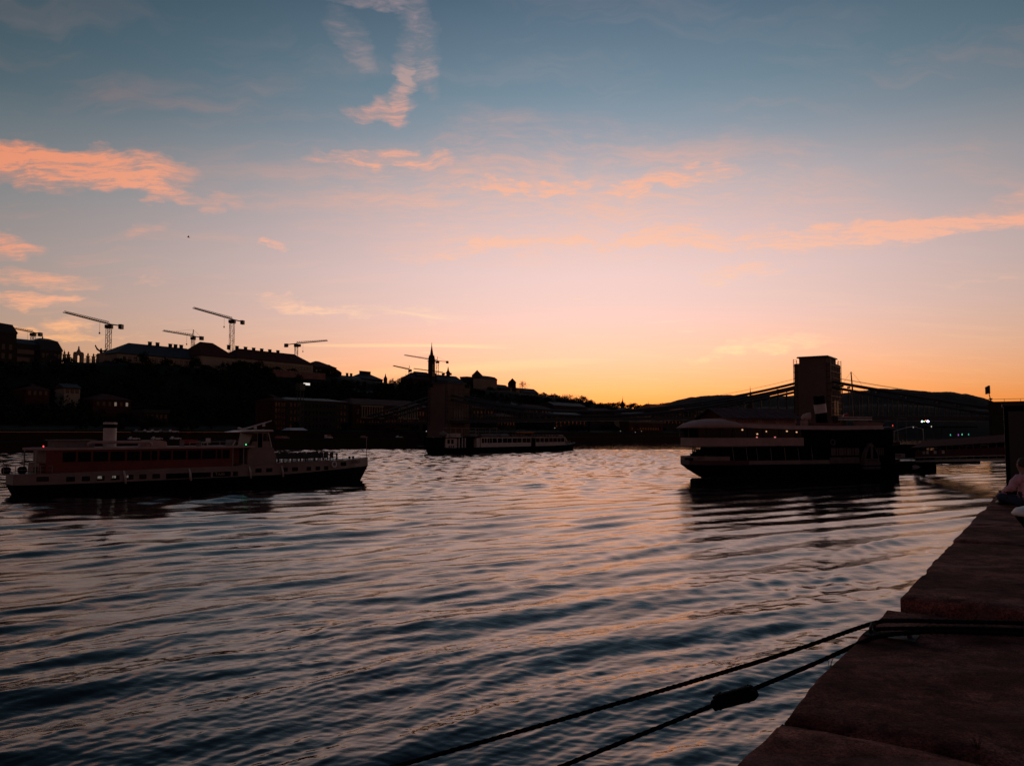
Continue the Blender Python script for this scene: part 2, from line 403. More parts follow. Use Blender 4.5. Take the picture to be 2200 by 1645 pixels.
# ------------------------------------------------------------------ far bank terrain
def st(s, t, z=0.0): return RD * s + RN * t + Vector((0, 0, z))
RIDGE_PX = [(-400, 786), (0, 786), (140, 780), (250, 782), (330, 786), (430, 796), (500, 800), (600, 806), (700, 812), (760, 818), (830, 826), (880, 832), (930, 830), (1000, 836),
            (1080, 842), (1160, 852), (1250, 866), (1300, 874), (1360, 880), (1430, 884), (1500, 890), (1600, 900), (1750, 912), (2000, 922), (2200, 928)]
rs = []; rz = []
for px, py in RIDGE_PX:
    p = at_t(px, py, 480); rs.append(p.dot(RD)); rz.append(max(p.z, 10))
def ridge_h(s): return np.interp(s, rs, rz)
def hill_z(s, t):
    H = ridge_h(s)
    low = np.interp(t, [319, 322, 385], [6.4, 8.0, 10.5])
    k = np.clip((t - 378) / (470 - 378), 0, 1); k = k * k * (3 - 2 * k)
    up = low + (H - low) * k
    back = np.clip((t - 640) / 400, 0, 1)
    return up * (1 - .45 * back)
def build_hill():
    s = np.concatenate([np.linspace(-350, 1400, 220), np.linspace(1420, 6000, 60)]); t = np.concatenate([np.linspace(320, 640, 70), np.linspace(660, 2200, 25)])
    S, T = np.meshgrid(s, t, indexing='ij')
    Z = hill_z(S, T) + rng.normal(0, .35, S.shape) * (T > 385)
    X = S * RD.x + T * RN.x; Y = S * RD.y + T * RN.y
    n0, n1 = X.shape; idx = np.arange(n0 * n1).reshape(n0, n1)
    q = np.stack([idx[:-1, :-1], idx[1:, :-1], idx[1:, 1:], idx[:-1, 1:]], -1).reshape(-1, 4)
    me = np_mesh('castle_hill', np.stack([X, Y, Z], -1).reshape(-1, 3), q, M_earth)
    tag(link('castle_hill', me), kind='structure')
build_hill()
def far_ridge(name, pts, Y, foot_y, thick, m):
    """a wooded ridge whose crest follows pts (photo px) at distance Y and runs down to the plain"""
    xs = np.arange(pts[0][0], pts[-1][0] + 1, 4.0); ys = np.interp(xs, [p[0] for p in pts], [p[1] for p in pts])
    ys = ys + np.convolve(rng.normal(0, 1.0, len(xs) + 4), np.ones(3) / 3, 'same')[2:-2] * .8
    v = []; rows = [(-thick, None), (-thick * .75, .32), (-thick * .5, .55), (-thick * .3, .74), (-thick * .15, .9), (0, 1.0), (thick * .4, .8), (thick, None)]
    for dy, k in rows:
        for x, y in zip(xs, ys):
            c = at(x, y, Y)
            zz = -2.0 if k is None else c.z * k * (1 + (0 if k == 1 else rng.normal(0, .012)))
            v.append((c.x * (Y + dy) / Y, Y + dy, zz))
    n = len(xs); idx = np.arange(len(v)).reshape(len(rows), n)
    q = np.stack([idx[:-1, :-1], idx[:-1, 1:], idx[1:, 1:], idx[1:, :-1]], -1).reshape(-1, 4)
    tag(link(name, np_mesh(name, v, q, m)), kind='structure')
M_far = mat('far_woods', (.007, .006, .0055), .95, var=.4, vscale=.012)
far_ridge('hill', [(1150, 905), (1300, 885), (1370, 876), (1420, 868), (1450, 861), (1480, 854), (1510, 850), (1560, 848), (1600, 849), (1640, 851), (1700, 850), (1760, 848), (1810, 845), (1850, 839), (1890, 834),
                   (1930, 836), (2000, 841), (2050, 842), (2090, 849), (2120, 857), (2145, 866), (2200, 885), (2300, 910)], 3300, 925, 900, M_far)
far_ridge('hill', [(1250, 915), (1350, 893), (1440, 884), (1560, 878), (1650, 874), (1760, 872), (1900, 868), (2050, 874), (2160, 884), (2300, 905), (2450, 925)], 2300, 925, 500, M_far)

# the stepped embankment: river wall, lower road, upper wall, upper road
def build_embankment():
    prof = [(288.5, -4), (290.4, -4), (291.4, 3.5), (291.4, 3.62), (303.0, 3.62), (303.5, 6.25), (303.5, 6.9), (304.0, 6.9), (304.0, 6.3), (322.5, 6.5), (322.5, -4)]
    v = []
    for s in (-380, 5000):
        for t, z in prof: v.append(tuple(st(s, t, z)))
    n = len(prof)
    me = bpy.data.meshes.new('embankment'); me.from_pydata(v, [], [(i, i + 1, i + 1 + n, i + n) for i in range(n - 1)]); me.update(); me.materials.append(M_bankw)
    tag(link('embankment', me), kind='structure')
    for nm, t0, t1, z in (('lower_road', 292.2, 302.8, 3.63), ('upper_road', 305, 320, 6.52)):
        b = MB().add([st(-380, t0, z), st(5000, t0, z), st(5000, t1, z + .01), st(-380, t1, z + .01)], [(0, 1, 2, 3)])
        tag(b.build(nm, M_road), kind='structure')
build_embankment()

# ------------------------------------------------------------------ buildings of the far bank
def win_mesh(name, w, h, lit=False):
    b = MB(); b.box(-w / 2 - .18, w / 2 + .18, -.10, .0, -h / 2 - .2, h / 2 + .2)
    b.box(-w / 2, w / 2, -.13, -.04, -h / 2, h / 2)
    me = b.mesh(name, M_trim); me.materials.append(M_litwin if lit else M_glass)
    for i, p in enumerate(me.polygons): p.material_index = 0 if i < 6 else 1
    return me
WIN = {}
def window(parent, x, y, z, w, h, rz=0, lit=False):
    k = (round(w, 2), round(h, 2), lit)
    if k not in WIN: WIN[k] = win_mesh('window', w, h, lit)
    return link('window', WIN[k], parent, (x, y, z), rz)
def hip_roof(b, L, dp, z0, zr, inset, over=.6):
    b.add([(-over, -over, z0), (L + over, -over, z0), (L + over, dp + over, z0), (-over, dp + over, z0), (inset, dp / 2, zr), (L - inset, dp / 2, zr)],
          [(0, 3, 2, 1), (0, 1, 5, 4), (1, 2, 5), (2, 3, 4, 5), (3, 0, 4)])
def gable_roof(b, L, dp, z0, zr, over=.6):
    b.add([(-over, -over, z0), (L + over, -over, z0), (L + over, dp + over, z0), (-over, dp + over, z0), (-over, dp / 2, zr), (L + over, dp / 2, zr)],
          [(0, 3, 2, 1), (0, 1, 5, 4), (1, 2, 5), (2, 3, 4, 5), (3, 0, 4)])
def mansard(b, L, dp, z0, zr, i1, k=.72):
    h = zr - z0
    b.frustum((-.5, L + .5, -.5, dp + .5), z0, (i1, L - i1, i1, dp - i1), z0 + h * k)
    b.frustum((i1 - .3, L - i1 + .3, i1 - .3, dp - i1 + .3), z0 + h * k + .003, (L * .3, L * .7, dp * .4, dp * .6), zr)
def building(name, label, pxl, pxr, t, y_base, y_eave, y_ridge, depth, roof='hip', wm=None, rm=None, rows=(), nw=0, win=(1.2, 1.9), chim=0, inset=None, group=None, cat='building', lits=(), span=(.04, .96)):
    p = at_t(pxl, y_base, t); L = run_to(p, pxr)
    ze = at_t(pxl, y_eave, t).z - p.z; zr = at_t(pxl, y_ridge, t + depth / 2).z - p.z
    root = empty(name, p, RANG, label, cat, group)
    MB().box(0, L, 0, depth, -9, ze).build('wall', wm or M_wall, root)
    MB().box(-.25, L + .25, -.25, depth + .25, ze - .55, ze - .05).build('cornice', M_trim, root)
    b = MB()
    if roof == 'hip': hip_roof(b, L, depth, ze, zr, depth / 2 if inset is None else inset)
    elif roof == 'gable': gable_roof(b, L, depth, ze, zr)
    elif roof == 'mansard': mansard(b, L, depth, ze, zr, 1.8)
    else: b.box(-.4, L + .4, -.4, depth + .4, ze, max(zr, ze + .5))
    r = b.build('roof', rm or M_tile, root)
    ins = (depth / 2 if inset is None else inset) if roof == 'hip' else 1.0
    for i in range(chim):
        x = ins + (L - 2 * ins) * (i + .5 + .18 * math.sin(i * 2.3)) / chim
        c = MB().box(-1.0, 1.0, -.5, .5, -1.6, 2.1); c.box(-1.2, 1.2, -.65, .65, 2.1, 2.4)
        o = c.build('chimney', wm or M_wall, r); o.location = (x, depth / 2, zr)
    k = 0
    for zf in rows:
        for i in range(nw):
            x = L * (span[0] + (span[1] - span[0]) * (i + .5) / nw)
            window(root, x, 0, ze * zf if zf > 0 else ze + zf, *win, lit=(k in lits)); k += 1
    root['L'] = L; root['ze'] = ze; root['zr'] = zr
    return root, L, ze, zr

# the palace at the left edge
pal, L, ze, zr = building('palace_block', 'tall dark palace block with mansard roof cut off by the left edge of the view', -90, 33, 500, 790, 704, 684, 26, 'mansard', M_dstone, M_slate, rows=(.62, .38), nw=7, win=(1.6, 3))
wing, L, ze, zr = building('palace_wing', 'long low palace wing joining the tall block to the domed pavilion', 33.5, 84, 500, 790, 737, 727, 20, 'hip', M_dstone, M_slate, rows=(.68, .36), nw=8, win=(1.5, 2.6), inset=.5)
pav, L, ze, zr = building('palace_pavilion', 'palace end pavilion with curved mansard roof and small finial', 85, 132, 496, 792, 750, 727, 24, 'mansard', M_dstone, M_slate, rows=(.7, .36), nw=5, win=(1.5, 2.6))
MB().lathe([(.5, zr - .3), (.35, zr + .6), (.5, zr + .9), (.12, zr + 1.3), (.06, zr + 3.0)], (L / 2, 12), 8).build('finial', M_slate, pav)
sb = MB()
for i in range(3):
    for j in range(2): sb.bar((L + .8 + j * 1.8, 3, -2), (L + .8 + j * 1.8, 3, ze + 1.5), .16)
for k in range(6): sb.bar((L + .6, 3, k * 2.2), (L + 2.8, 3, k * 2.2), .16)
sb.build('scaffold', M_dark, pav)

# ornamental gate, fence and eagle on its parapet
t_g = 478
p0 = at_t(140, 778, t_g); Lg = run_to(p0, 246)
par = empty('parapet_wall', p0, RANG, 'low stone parapet wall under the ornamental gate and eagle', 'wall')
MB().box(0, Lg, 0, 1.5, -6, 0).build('wall', M_stone, par)
for i in range(9): MB().box(Lg * i / 9 + .1, Lg * (i + 1) / 9 - .1, -.25, 1.75, .005, .28).build('coping_stone', M_stone, par)
def along_wall(px): return run_to(p0, px)
gate = empty('ornamental_gate', p0 + RD * along_wall(159), RANG, 'arched stone gateway with crested top between fence pillars', 'gate')
gw = along_wall(180) - along_wall(159)
b = MB(); zt = at_t(170, 754, t_g).z - p0.z
outer = [(0, .3), (0, zt * .78), (gw * .10, zt * .80), (gw * .16, zt * .93), (gw * .34, zt * .95), (gw * .42, zt * 1.08), (gw * .5, zt * 1.2), (gw * .58, zt * 1.08), (gw * .66, zt * .95), (gw * .84, zt * .93), (gw * .90, zt * .80), (gw, zt * .78), (gw, .3)]
inner = [(gw * (.5 + .16 * math.cos(a)), zt * (.55 + .13 * math.sin(a))) for a in [math.pi * i / 8 for i in range(9)]]
pts = outer + [(gw * .66, .3)] + inner + [(gw * .34, .3)]
b.prism(pts, 0, 1.6).build('arch', M_stone, gate)
MB().lathe([(.45, zt * 1.2 - .2), (.6, zt * 1.2 + .3), (.2, zt * 1.2 + .8), (.5, zt * 1.2 + 1.1), (.1, zt * 1.2 + 1.6)], (gw / 2, .8), 8).build('crest', M_stone, gate)
for x in (gw * .05, gw * .95): MB().lathe([(.4, zt * .78 - .1), (.55, zt * .78 + .4), (.15, zt * .78 + 1.0)], (x, .8), 8).build('urn', M_stone, gate)
sx = [139.5, 148, 190, 202, 214]
hp = at_t(190, 763, t_g).z - p0.z
PLAB = {139.5: 'fence pillar nearest the palace pavilion', 148: 'stone fence pillar just left of the arched gateway', 190: 'first stone fence pillar right of the arched gateway', 202: 'second stone fence pillar right of the gateway, before the eagle'}
for px in sx[:4]:
    q = empty('fence_pillar', p0 + RD * along_wall(px), RANG, PLAB[px], 'pillar', 'fence pillars beside the ornamental gate')
    MB().box(-.7, .7, .2, 1.6, .29, hp * .85).build('shaft', M_stone, q)
    MB().box(-.95, .95, -.05, 1.85, hp * .85, hp * .93).build('cap', M_stone, q)
    MB().lathe([(.3, hp * .93), (.6, hp * 1.03), (.45, hp * 1.15), (.08, hp * 1.3)], (0, .9), 8).build('urn', M_stone, q)
for a, c, lab in ((149.5, 158.5, 'ornate iron fence panel left of the arched gateway'), (180.5, 188.5, 'ornate iron fence panel touching the right side of the gateway'), (191.5, 200.5, 'ornate iron fence panel between the two right pillars'), (203.5, 212.5, 'ornate iron fence panel next to the eagle pedestal')):
    xa, xb = along_wall(a), along_wall(c)
    q = empty('iron_fence', p0 + RD * xa, RANG, lab, 'fence', 'iron fence panels on the parapet')
    w = xb - xa; hh = hp * .55
    for zz in (.5, hh * .62, hh): MB().bar((0, .8, zz), (w, .8, zz), .16).build('rail', M_dark, q)
    n = 6
    for i in range(n): MB().bar((w * (i + .5) / n, .8, .29), (w * (i + .5) / n, .8, hh * (1.25 if i in (2, 3) else 1.05)), .13).build('bar', M_dark, q)
eag = empty('eagle_statue', p0 + RD * along_wall(219), RANG, 'bronze eagle with raised wings on a tall stone pedestal', 'statue')
hb = at_t(219, 757, t_g).z - p0.z; ht = at_t(219, 744, t_g).z - p0.z
MB().frustum((-1.9, 1.9, 0, 3.0), .29, (-1.5, 1.5, .3, 2.7), hb * .8).build('pedestal', M_stone, eag)
MB().box(-1.8, 1.8, .1, 2.9, hb * .8, hb * .92).build('pedestal_cap', M_stone, eag)
MB().tube([(0, 1.5, hb * .9), (0, 1.5, hb + .6), (-.2, 1.4, hb + 1.6), (-.3, 1.0, hb + 2.4), (-.35, .5, hb + 2.6)], [.6, .85, .8, .42, .12], 8).build('body', M_dark, eag)
for sgn, hx in ((-1, 1.0), (1, .62)):
    wpts = [(0, hb + 1.0), (sgn * 1.3, hb + 1.6), (sgn * 2.6, hb + 2.2 * hx + .6), (sgn * 3.6, ht * hx + hb * (1 - hx) + .8), (sgn * 3.9, ht * hx + hb * (1 - hx) + .2), (sgn * 2.7, hb + 1.5 * hx), (sgn * 1.2, hb + .6), (0, hb + .3)]
    MB().prism(wpts, 1.2, 1.7).build('wing', M_dark, eag)

# the long ministry buildings on the ridge
b1, L, ze, zr = building('hip_roofed_building', 'long pale castle building with dark hipped roof right of the eagle statue', 251, 462, 480, 796, 757.5, 734, 26, 'hip', M_wall, M_slate, rows=(.72, .40), nw=18, win=(1.5, 2.4), inset=14)
for px in (341, 357, 384, 395, 407):
    x = run_to(at_t(251, 740, 493), px)
    c = MB().box(-1.1, 1.1, -.5, .5, -1.6, 1.9); c.box(-1.3, 1.3, -.7, .7, 1.9, 2.15)
    o = c.build('chimney', M_dstone, b1); o.location = (x, 13, zr)
b2, L2, ze2, zr2 = building('tall_roofed_block', 'corner block with steep tall dark roof between the two long castle buildings', 430, 507, 472, 800, 762, 734, 30, 'hip', M_wall, M_tile, rows=(.6,), nw=3, win=(1.2, 3.6), inset=9, span=(.55, .98))
b3, L3, ze3, zr3 = building('long_windowed_building', 'long castle building with two rows of windows and a line of seven chimneys', 508, 672, 478, 806, 768, 748, 24, 'hip', M_wall, M_tile, rows=(.70, .30), nw=22, win=(2.6, 2.0), inset=9)
for px in (508, 526, 544, 561, 578, 595, 612):
    x = run_to(at_t(508, 750, 490), px + 3)
    c = MB().box(-1.2, 1.2, -.5, .5, -1.6, 1.5); c.box(-1.4, 1.4, -.7, .7, 1.5, 1.75)
    o = c.build('chimney', M_dstone, b3); o.location = (max(x, 1.5), 12, zr3)
b4, *_ = building('small_hipped_building', 'smaller hip roofed building stepping down at the end of the castle row', 674, 722, 482, 812, 786, 775, 20, 'hip', M_wall3, M_tile, rows=(.6,), nw=6, win=(1.5, 2.2))
b5, *_ = building('end_gabled_building', 'low dark building closing the castle row before the rooftops', 705, 731, 500, 815, 797, 783, 20, 'hip', M_wall3, M_tile, rows=(.5,), nw=4)
bw = empty('bastion_wall', at_t(588, 822, 452), RANG, 'reddish bastion wall on the slope below the long castle buildings', 'wall')
Lb = run_to(at_t(588, 822, 452), 702); zb = at_t(588, 795, 452).z - at_t(588, 822, 452).z
MB().frustum((0, Lb, 0, 6), -8, (.5, Lb - .5, 1.2, 6), zb).build('wall', mat('bastion_brick', (.26, .14, .11), .9, var=.35, vscale=.2), bw)
for i in range(18): MB().box(Lb * i / 18 + .6, Lb * (i + 1) / 18 - .3, 1.0, 1.9, zb + .003, zb + .7).build('merlon', M_stone, bw)
# rooftops between the castle row and the church
RT = [(733, 775, 488, 826, 811, 806, 12, 'gable', M_wall3, M_slate, 'low house with pale wall and three chimneys left of the long dark roof', 3, 5),
      (772, 822, 492, 828, 812, 802, 16, 'hip', M_wall3, M_slate, 'long dark hip roofed house with a row of chimney pots', 7, 0),
      (884, 926, 500, 836, 812, 800, 14, 'hip', M_wall3, M_slate, 'plain dark house directly left of the tall church tower', 0, 4)]
for pl, pr, t, yb, ye, yr, dp, rf, wm, rm, lab, ch, nw in RT:
    building('roofed_house', lab, pl, pr, t, yb, ye, yr, dp, rf, wm, rm, rows=(.5,) if nw else (), nw=nw, chim=ch, group='rooftops along the ridge')
tu = empty('small_turret', at_t(828, 822, 495), RANG, 'tiny pointed turret among trees left of the church', 'turret')
hz = at_t(828, 803, 495).z - tu.location.z
MB().box(-1.2, 1.2, -1.2, 1.2, -4, hz * .5).build('body', M_dstone, tu)
MB().lathe([(1.7, hz * .5), (.7, hz * .72), (.12, hz * 1.05)], (0, 0), 6).build('spire', M_slate, tu)

# the church
tc_ = 500
pc = at_t(925, 830, tc_)
ch = empty('gothic_church', pc, RANG, 'gothic church with a tall needle spire rising over the ridge', 'church')
def chz(py): return at_t(930, py, tc_).z - pc.z
def chx(px): return run_to(at_t(925, 800, tc_), px)
wt = 4.9
x0 = chx(931) - wt * .5; x1 = x0 + wt; xm = (x0 + x1) / 2; r_t = 2.9
dpt = wt
nave = MB().box(chx(942), chx(999), 2, 14, -10, chz(815)); nave.build('nave', M_dstone, ch)
b = MB(); Ln = chx(999) - chx(942); hip_roof(b, Ln, 12, chz(815), chz(806) + 2, 5); o = b.build('nave_roof', M_slate, ch); o.location = (chx(942), 2, 0)
b = MB().box(chx(900), x0 - .1, 2, 10, -10, chz(808)); b.build('side_wing', M_dstone, ch)
b = MB(); gable_roof(b, x0 - chx(900) - .7, 8, chz(808), chz(801) + .6); o = b.build('wing_roof', M_slate, ch); o.location = (chx(900), 2, 0)
MB().box(x0, x1, 0, dpt, -10, chz(776)).build('tower', M_dstone, ch)
for k, (za, zb_) in enumerate(((782, 795), (798, 808))):
    for fx in (.3, .7):
        MB().box(x0 + wt * fx - .7, x0 + wt * fx + .7, -.12, .1, chz(zb_), chz(za)).build('louvre', M_glass, ch)
MB().box(x0 - .5, x1 + .5, -.5, dpt + .5, chz(776), chz(774.5)).build('tower_cornice', M_dstone, ch)
MB().lathe([(r_t * 1.02, chz(774.5)), (r_t * .82, chz(768)), (r_t * .6, chz(762)), (r_t * .34, chz(752)), (r_t * .12, chz(742)), (.16, chz(735))], (xm, dpt / 2), 8).build('spire', M_dstone, ch)
for ax in (x0 + .8, x1 - .8):
    for ay in (.8, dpt - .8):
        MB().lathe([(1.0, chz(775)), (.9, chz(769)), (.08, chz(761))], (ax, ay), 6).build('pinnacle', M_dstone, ch)
for px, yt, yb, r in ((945.5, 792, 808, 2.2), (975.5, 781, 806, 2.1)):
    xx = chx(px)
    MB().lathe([(r, chz(yb) - 3), (r * .9, chz(yb - (yb - yt) * .4)), (r * 1.15, chz(yb - (yb - yt) * .42)), (r * .5, chz(yb - (yb - yt) * .62)), (.1, chz(yt))], (xx, 8), 6).build('ridge_turret', M_dstone, ch)
# hotel, lower wing, bastion
hA, *_ = building('modern_hotel', 'flat roofed hotel wing with tall vertical fins right of the church', 1003, 1040, 506, 842, 811, 809.5, 9, 'flat', M_dstone, M_slate, rows=(.6,), nw=6, win=(1.6, 2.2))
hB, LB, zeB, zrB = building('finned_hotel_block', 'pale finned hotel block with sloping roof end and overhanging flat top', 1033, 1068, 490, 846, 812, 806.5, 10, 'mansard', M_wall, M_slate)
for i in range(14): MB().box(LB * (i + .35) / 14, LB * (i + .65) / 14, -.5, .05, 1, zeB - 1.0).build('fin', M_wall, hB)
MB().box(-2, LB * .82, 2, 8, zrB - 1.6, zrB - .6).build('roof_slab', M_slate, hB)
pt = empty('pointed_tower', at_t(1025, 832, 512), RANG, 'squat tower with pointed roof on the hotel ridge', 'tower')
hz = at_t(1025, 796, 512).z - pt.location.z; rr_ = run_to(at_t(1025, 810, 512), 1030)
MB().box(-rr_, rr_, -rr_, rr_, -6, hz * .72).build('body', M_dstone, pt)
MB().lathe([(rr_ * 1.45, hz * .72), (rr_ * .7, hz * .88), (.15, hz * 1.04)], (0, 0), 8).build('roof', M_slate, pt)
building('ridge_wing', 'low roofed wing between the finned hotel and the conical towers', 1068, 1096, 500, 848, 832, 825.5, 8, 'hip', M_dstone, M_slate, rows=(.5,), nw=6)
bs = empty('conical_bastion', at_t(1107, 850, 500), RANG, 'stone bastion of two conical towers on the ridge', 'bastion')
z_ = lambda py: at_t(1107, py, 500).z - bs.location.z
sxp = run_to(at_t(1107, 830, 500), 1108)
for dx, r, yt, ye in ((0, 4.6 * sxp, 812, 822), (-6.2 * sxp, 2.0 * sxp, 818, 825)):
    MB().lathe([(r * 1.05, -8), (r, z_(ye)), (r * 1.2, z_(ye) + .1), (r * .65, z_((yt + ye) / 2)), (.12, z_(yt))], (dx, 4), 10).build('tower', M_dstone, bs)
MB().box(-9 * sxp, 14 * sxp, 2, 5, -8, z_(834)).build('rampart', M_stone, bs)
for i in range(10): MB().box((-9 + 2.3 * i) * sxp, (-9 + 2.3 * i + 1.3) * sxp, 1.9, 2.6, z_(834) + .003, z_(834) + 1.0).build('merlon', M_stone, bs)
building('bastion_wing', 'long dark wing with hipped end right of the conical bastion', 1120, 1157, 500, 856, 842, 833.5, 8, 'hip', M_dstone, M_slate, rows=(.55,), nw=8)
# distant spires
for px, yt, yb, r, t, lab in ((1338, 851, 880, 2.2, 560, 'thin church spire on the low wooded saddle'), (1393.5, 861, 884, 1.8, 620, 'thinnest far spire right at the foot of the far hill'), (1613, 829, 900, 4.2, 300, 'slender church steeple standing in front of the far hill left of the bridge tower')):
    p = at_t(px, yb, t if t > 400 else 345); q = empty('church_spire', p, RANG, lab, 'church')
    z1 = at_t(px, yt, t if t > 400 else 345).z - p.z
    MB().box(-r, r, -r, r, -12, z1 * .42).build('tower', M_dstone, q)
    MB().lathe([(r * 1.15, z1 * .42), (r * .45, z1 * .62), (r * .12, z1 * .85), (.12, z1)], (0, 0), 8).build('spire', M_slate, q)

# riverside and slope houses
rd, *_ = building('narrow_red_house', 'narrow reddish tenement with rows of windows at the end of the dark riverside block', 588, 613, 336, 934, 859, 848, 16, 'hip', M_wall2, M_tile, rows=(.88, .70, .52, .34, .17), nw=4, win=(1.1, 1.9), group='riverside buildings', inset=6)
dk, *_ = building('dark_riverside_block', 'broad dark riverside block behind the mast with the white sign', 614, 748, 340, 934, 858, 853, 20, 'hip', M_dstone, M_slate, rows=(.85, .65, .45, .25), nw=16, win=(1.2, 2.0), group='riverside buildings', inset=7)
cl, Lc, zec, zrc = building('colonnaded_palace', 'classical riverside palace with columned middle bay left of the far bridge tower', 757, 924, 345, 930, 868, 855, 24, 'hip', M_wall2, M_tile, rows=(.42,), nw=26, win=(1.1, 2.2), group='riverside buildings', inset=9)
for g0, g1 in ((.10, .34), (.56, .80)):
    for i in range(9):
        x = Lc * (g0 + (g1 - g0) * i / 8)
        MB().lathe([(.42, zec * .56), (.36, zec * .90), (.5, zec * .93)], (x, -.75), 8).build('column', M_wall, cl)
    MB().box(Lc * g0 - 1, Lc * g1 + 1, -1.4, .05, zec * .52, zec * .56).build('balcony', M_wall, cl)
    MB().box(Lc * g0 - 1, Lc * g1 + 1, -1.4, .05, zec * .93, zec * .97).build('entablature', M_wall, cl)
for i in range(22): window(cl, Lc * (.04 + .92 * (i + .5) / 22), 0, zec * .74, 1.1, 2.6)
ar, La, zea, zra = building('low_arcade', 'low riverside arcade with a line of arched openings below the colonnaded palace', 848, 930, 326, 936, 921, 919, 8, 'flat', M_wall3, M_slate, group='riverside buildings')
for i in range(14):
    pts = [(-.9, 0), (.9, 0), (.9, 2.0)] + [(.9 * math.cos(a), 2.0 + .9 * math.sin(a)) for a in (.6, 1.2, 1.9, 2.5)] + [(-.9, 2.0)]
    o = MB().prism(pts, -.08, .1).build('arched_opening', M_glass, ar); o.location = (La * (i + .5) / 14, 0, .5)
pvl = empty('kiosk_pavilion', at_t(640, 934, 318), RANG, 'small pavilion with pale canopy on the embankment below the sign mast', 'pavilion')
MB().box(-5, 5, 0, 5, -1, 2.4).build('body', M_wall2, pvl); MB().frustum((-5.8, 5.8, -.8, 5.8), 2.4, (-4, 4, 1, 4), 3.6).build('canopy', M_white, pvl)
sm = empty('sign_mast', at_t(644, 932, 328), RANG, 'tall lattice mast carrying a small lit white sign', 'mast')
hs = at_t(644, 822, 328).z - sm.location.z
b = MB()
for sx_ in (-1.1, 1.1):
    for sy_ in (-1.1, 1.1): b.bar((sx_, sy_, -2), (sx_, sy_, hs), .22)
for k in range(16):
    z0 = hs * k / 16; z1 = hs * (k + 1) / 16; s_ = 1 if k % 2 else -1
    b.bar((-1.1 * s_, -1.1, z0), (1.1 * s_, -1.1, z1), .14); b.bar((-1.1 * s_, 1.1, z0), (1.1 * s_, 1.1, z1), .14)
b.build('lattice', M_dark, sm); MB().box(-1.8, 1.8, -1.8, 1.8, hs - 4, hs - .5).build('platform', M_dark, sm)
xs_ = run_to(at_t(644, 825, 328), 647); xe_ = run_to(at_t(644, 825, 328), 660); zs_ = at_t(650, 827, 328).z - sm.location.z
MB().box(xs_, xe_, -1.5, -1.2, zs_, zs_ + 1.15).build('sign', mat('lit_sign', (.8, .8, .75), .5, emit=(1, .92, .82), estr=.75), sm)
MB().box(0, xe_, -1.1, -.9, zs_ + .3, zs_ + .5).build('sign_arm', M_dark, sm)
HS = [(55, 106, 400, 850, 836, 824, 14, 'hip', M_wall2, M_tile, 'dim red villa among the trees at the far left of the slope', (.5,), 4, ()),
      (138, 172, 405, 846, 832, 824, 10, 'gable', M_wall, M_slate, 'small villa with pale gable half hidden on the slope', (.5,), 3, ()),
      (200, 281, 396, 882, 857, 845, 16, 'hip', M_wall2, M_tile, 'reddish slope house with a few lit windows', (.62,), 6, (3, 5)),
      (310, 362, 372, 905, 884, 880, 12, 'flat', M_wall3, M_slate, 'flat grey terrace house low on the dark slope', (.5,), 5, ()),
      (770, 830, 430, 852, 842, 836, 12, 'gable', M_wall3, M_slate, 'pale walled house on the slope under the chimney rooftops', (.5,), 5, ()),
      (1013, 1062, 372, 905, 876, 867, 14, 'hip', M_wall3, M_tile, 'house with brownish roof immediately right of the far bridge tower', (.7, .35), 6, ()),
      (1070, 1122, 420, 888, 868, 862, 14, 'hip', M_wall3, M_slate, 'pale roofed house half way up the slope right of the far bridge tower', (.6, .3), 6, ()),
      (1066, 1108, 348, 918, 894, 887, 14, 'hip', M_wall3, M_tile, 'riverside house with a dull red roof above the middle boat', (.7, .35), 6, ()),
      (1125, 1185, 372, 900, 876, 868, 16, 'hip', M_wall3, M_tile, 'wide dim house on the slope above the bow of the middle boat', (.7, .35), 8, ()),
      (1190, 1258, 400, 896, 870, 863.5, 14, 'gable', M_wall3, M_slate, 'long pale gabled house under the skyline trees', (.6, .3), 9, ()),
      (1188, 1262, 345, 922, 892, 885, 16, 'hip', M_wall3, M_slate, 'dark riverside house beyond the bow of the middle boat', (.75, .5, .25), 8, ()),
      (1268, 1330, 360, 918, 884, 876, 18, 'hip', M_wall3, M_tile, 'row house with pale cornice right of the skyline tree clump', (.75, .5, .25), 8, ()),
      (1335, 1398, 352, 920, 888, 878, 18, 'hip', M_wall, M_slate, 'pale fronted riverside house below the thin spires', (.75, .5, .25), 9, ()),
      (1352, 1425, 324, 934, 907, 904, 10, 'flat', M_wall2, M_slate, 'long low reddish bath house on the far embankment', (.5,), 12, ()),
      (1404, 1482, 350, 915, 878, 868, 20, 'hip', M_wall3, M_sunset_roof, 'house left of the moored steamer with sunset glow coloured into its broad tiled roof', (.75, .5, .25), 9, ()),
      (1486, 1562, 345, 915, 884, 874, 20, 'hip', M_wall3, M_tile, 'dim riverside house behind the canopy of the moored steamer', (.7, .4), 9, ()),
      (1566, 1722, 335, 915, 889, 878, 26, 'hip', M_wall3, M_sunset_roof, 'very long building above the steamer with orange sunset glow coloured into its tiled roof', (.7, .4), 16, ())]
for pl, pr, t, yb, ye, yr, dp, rf, wm, rm, lab, rows, nw, lits in HS:
    building('town_house', lab, pl, pr, t, yb, ye, yr, dp, rf, wm, rm, rows=rows, nw=nw, lits=lits, group='houses on the far bank', cat='house', inset=4 if rm is M_sunset_roof else None)

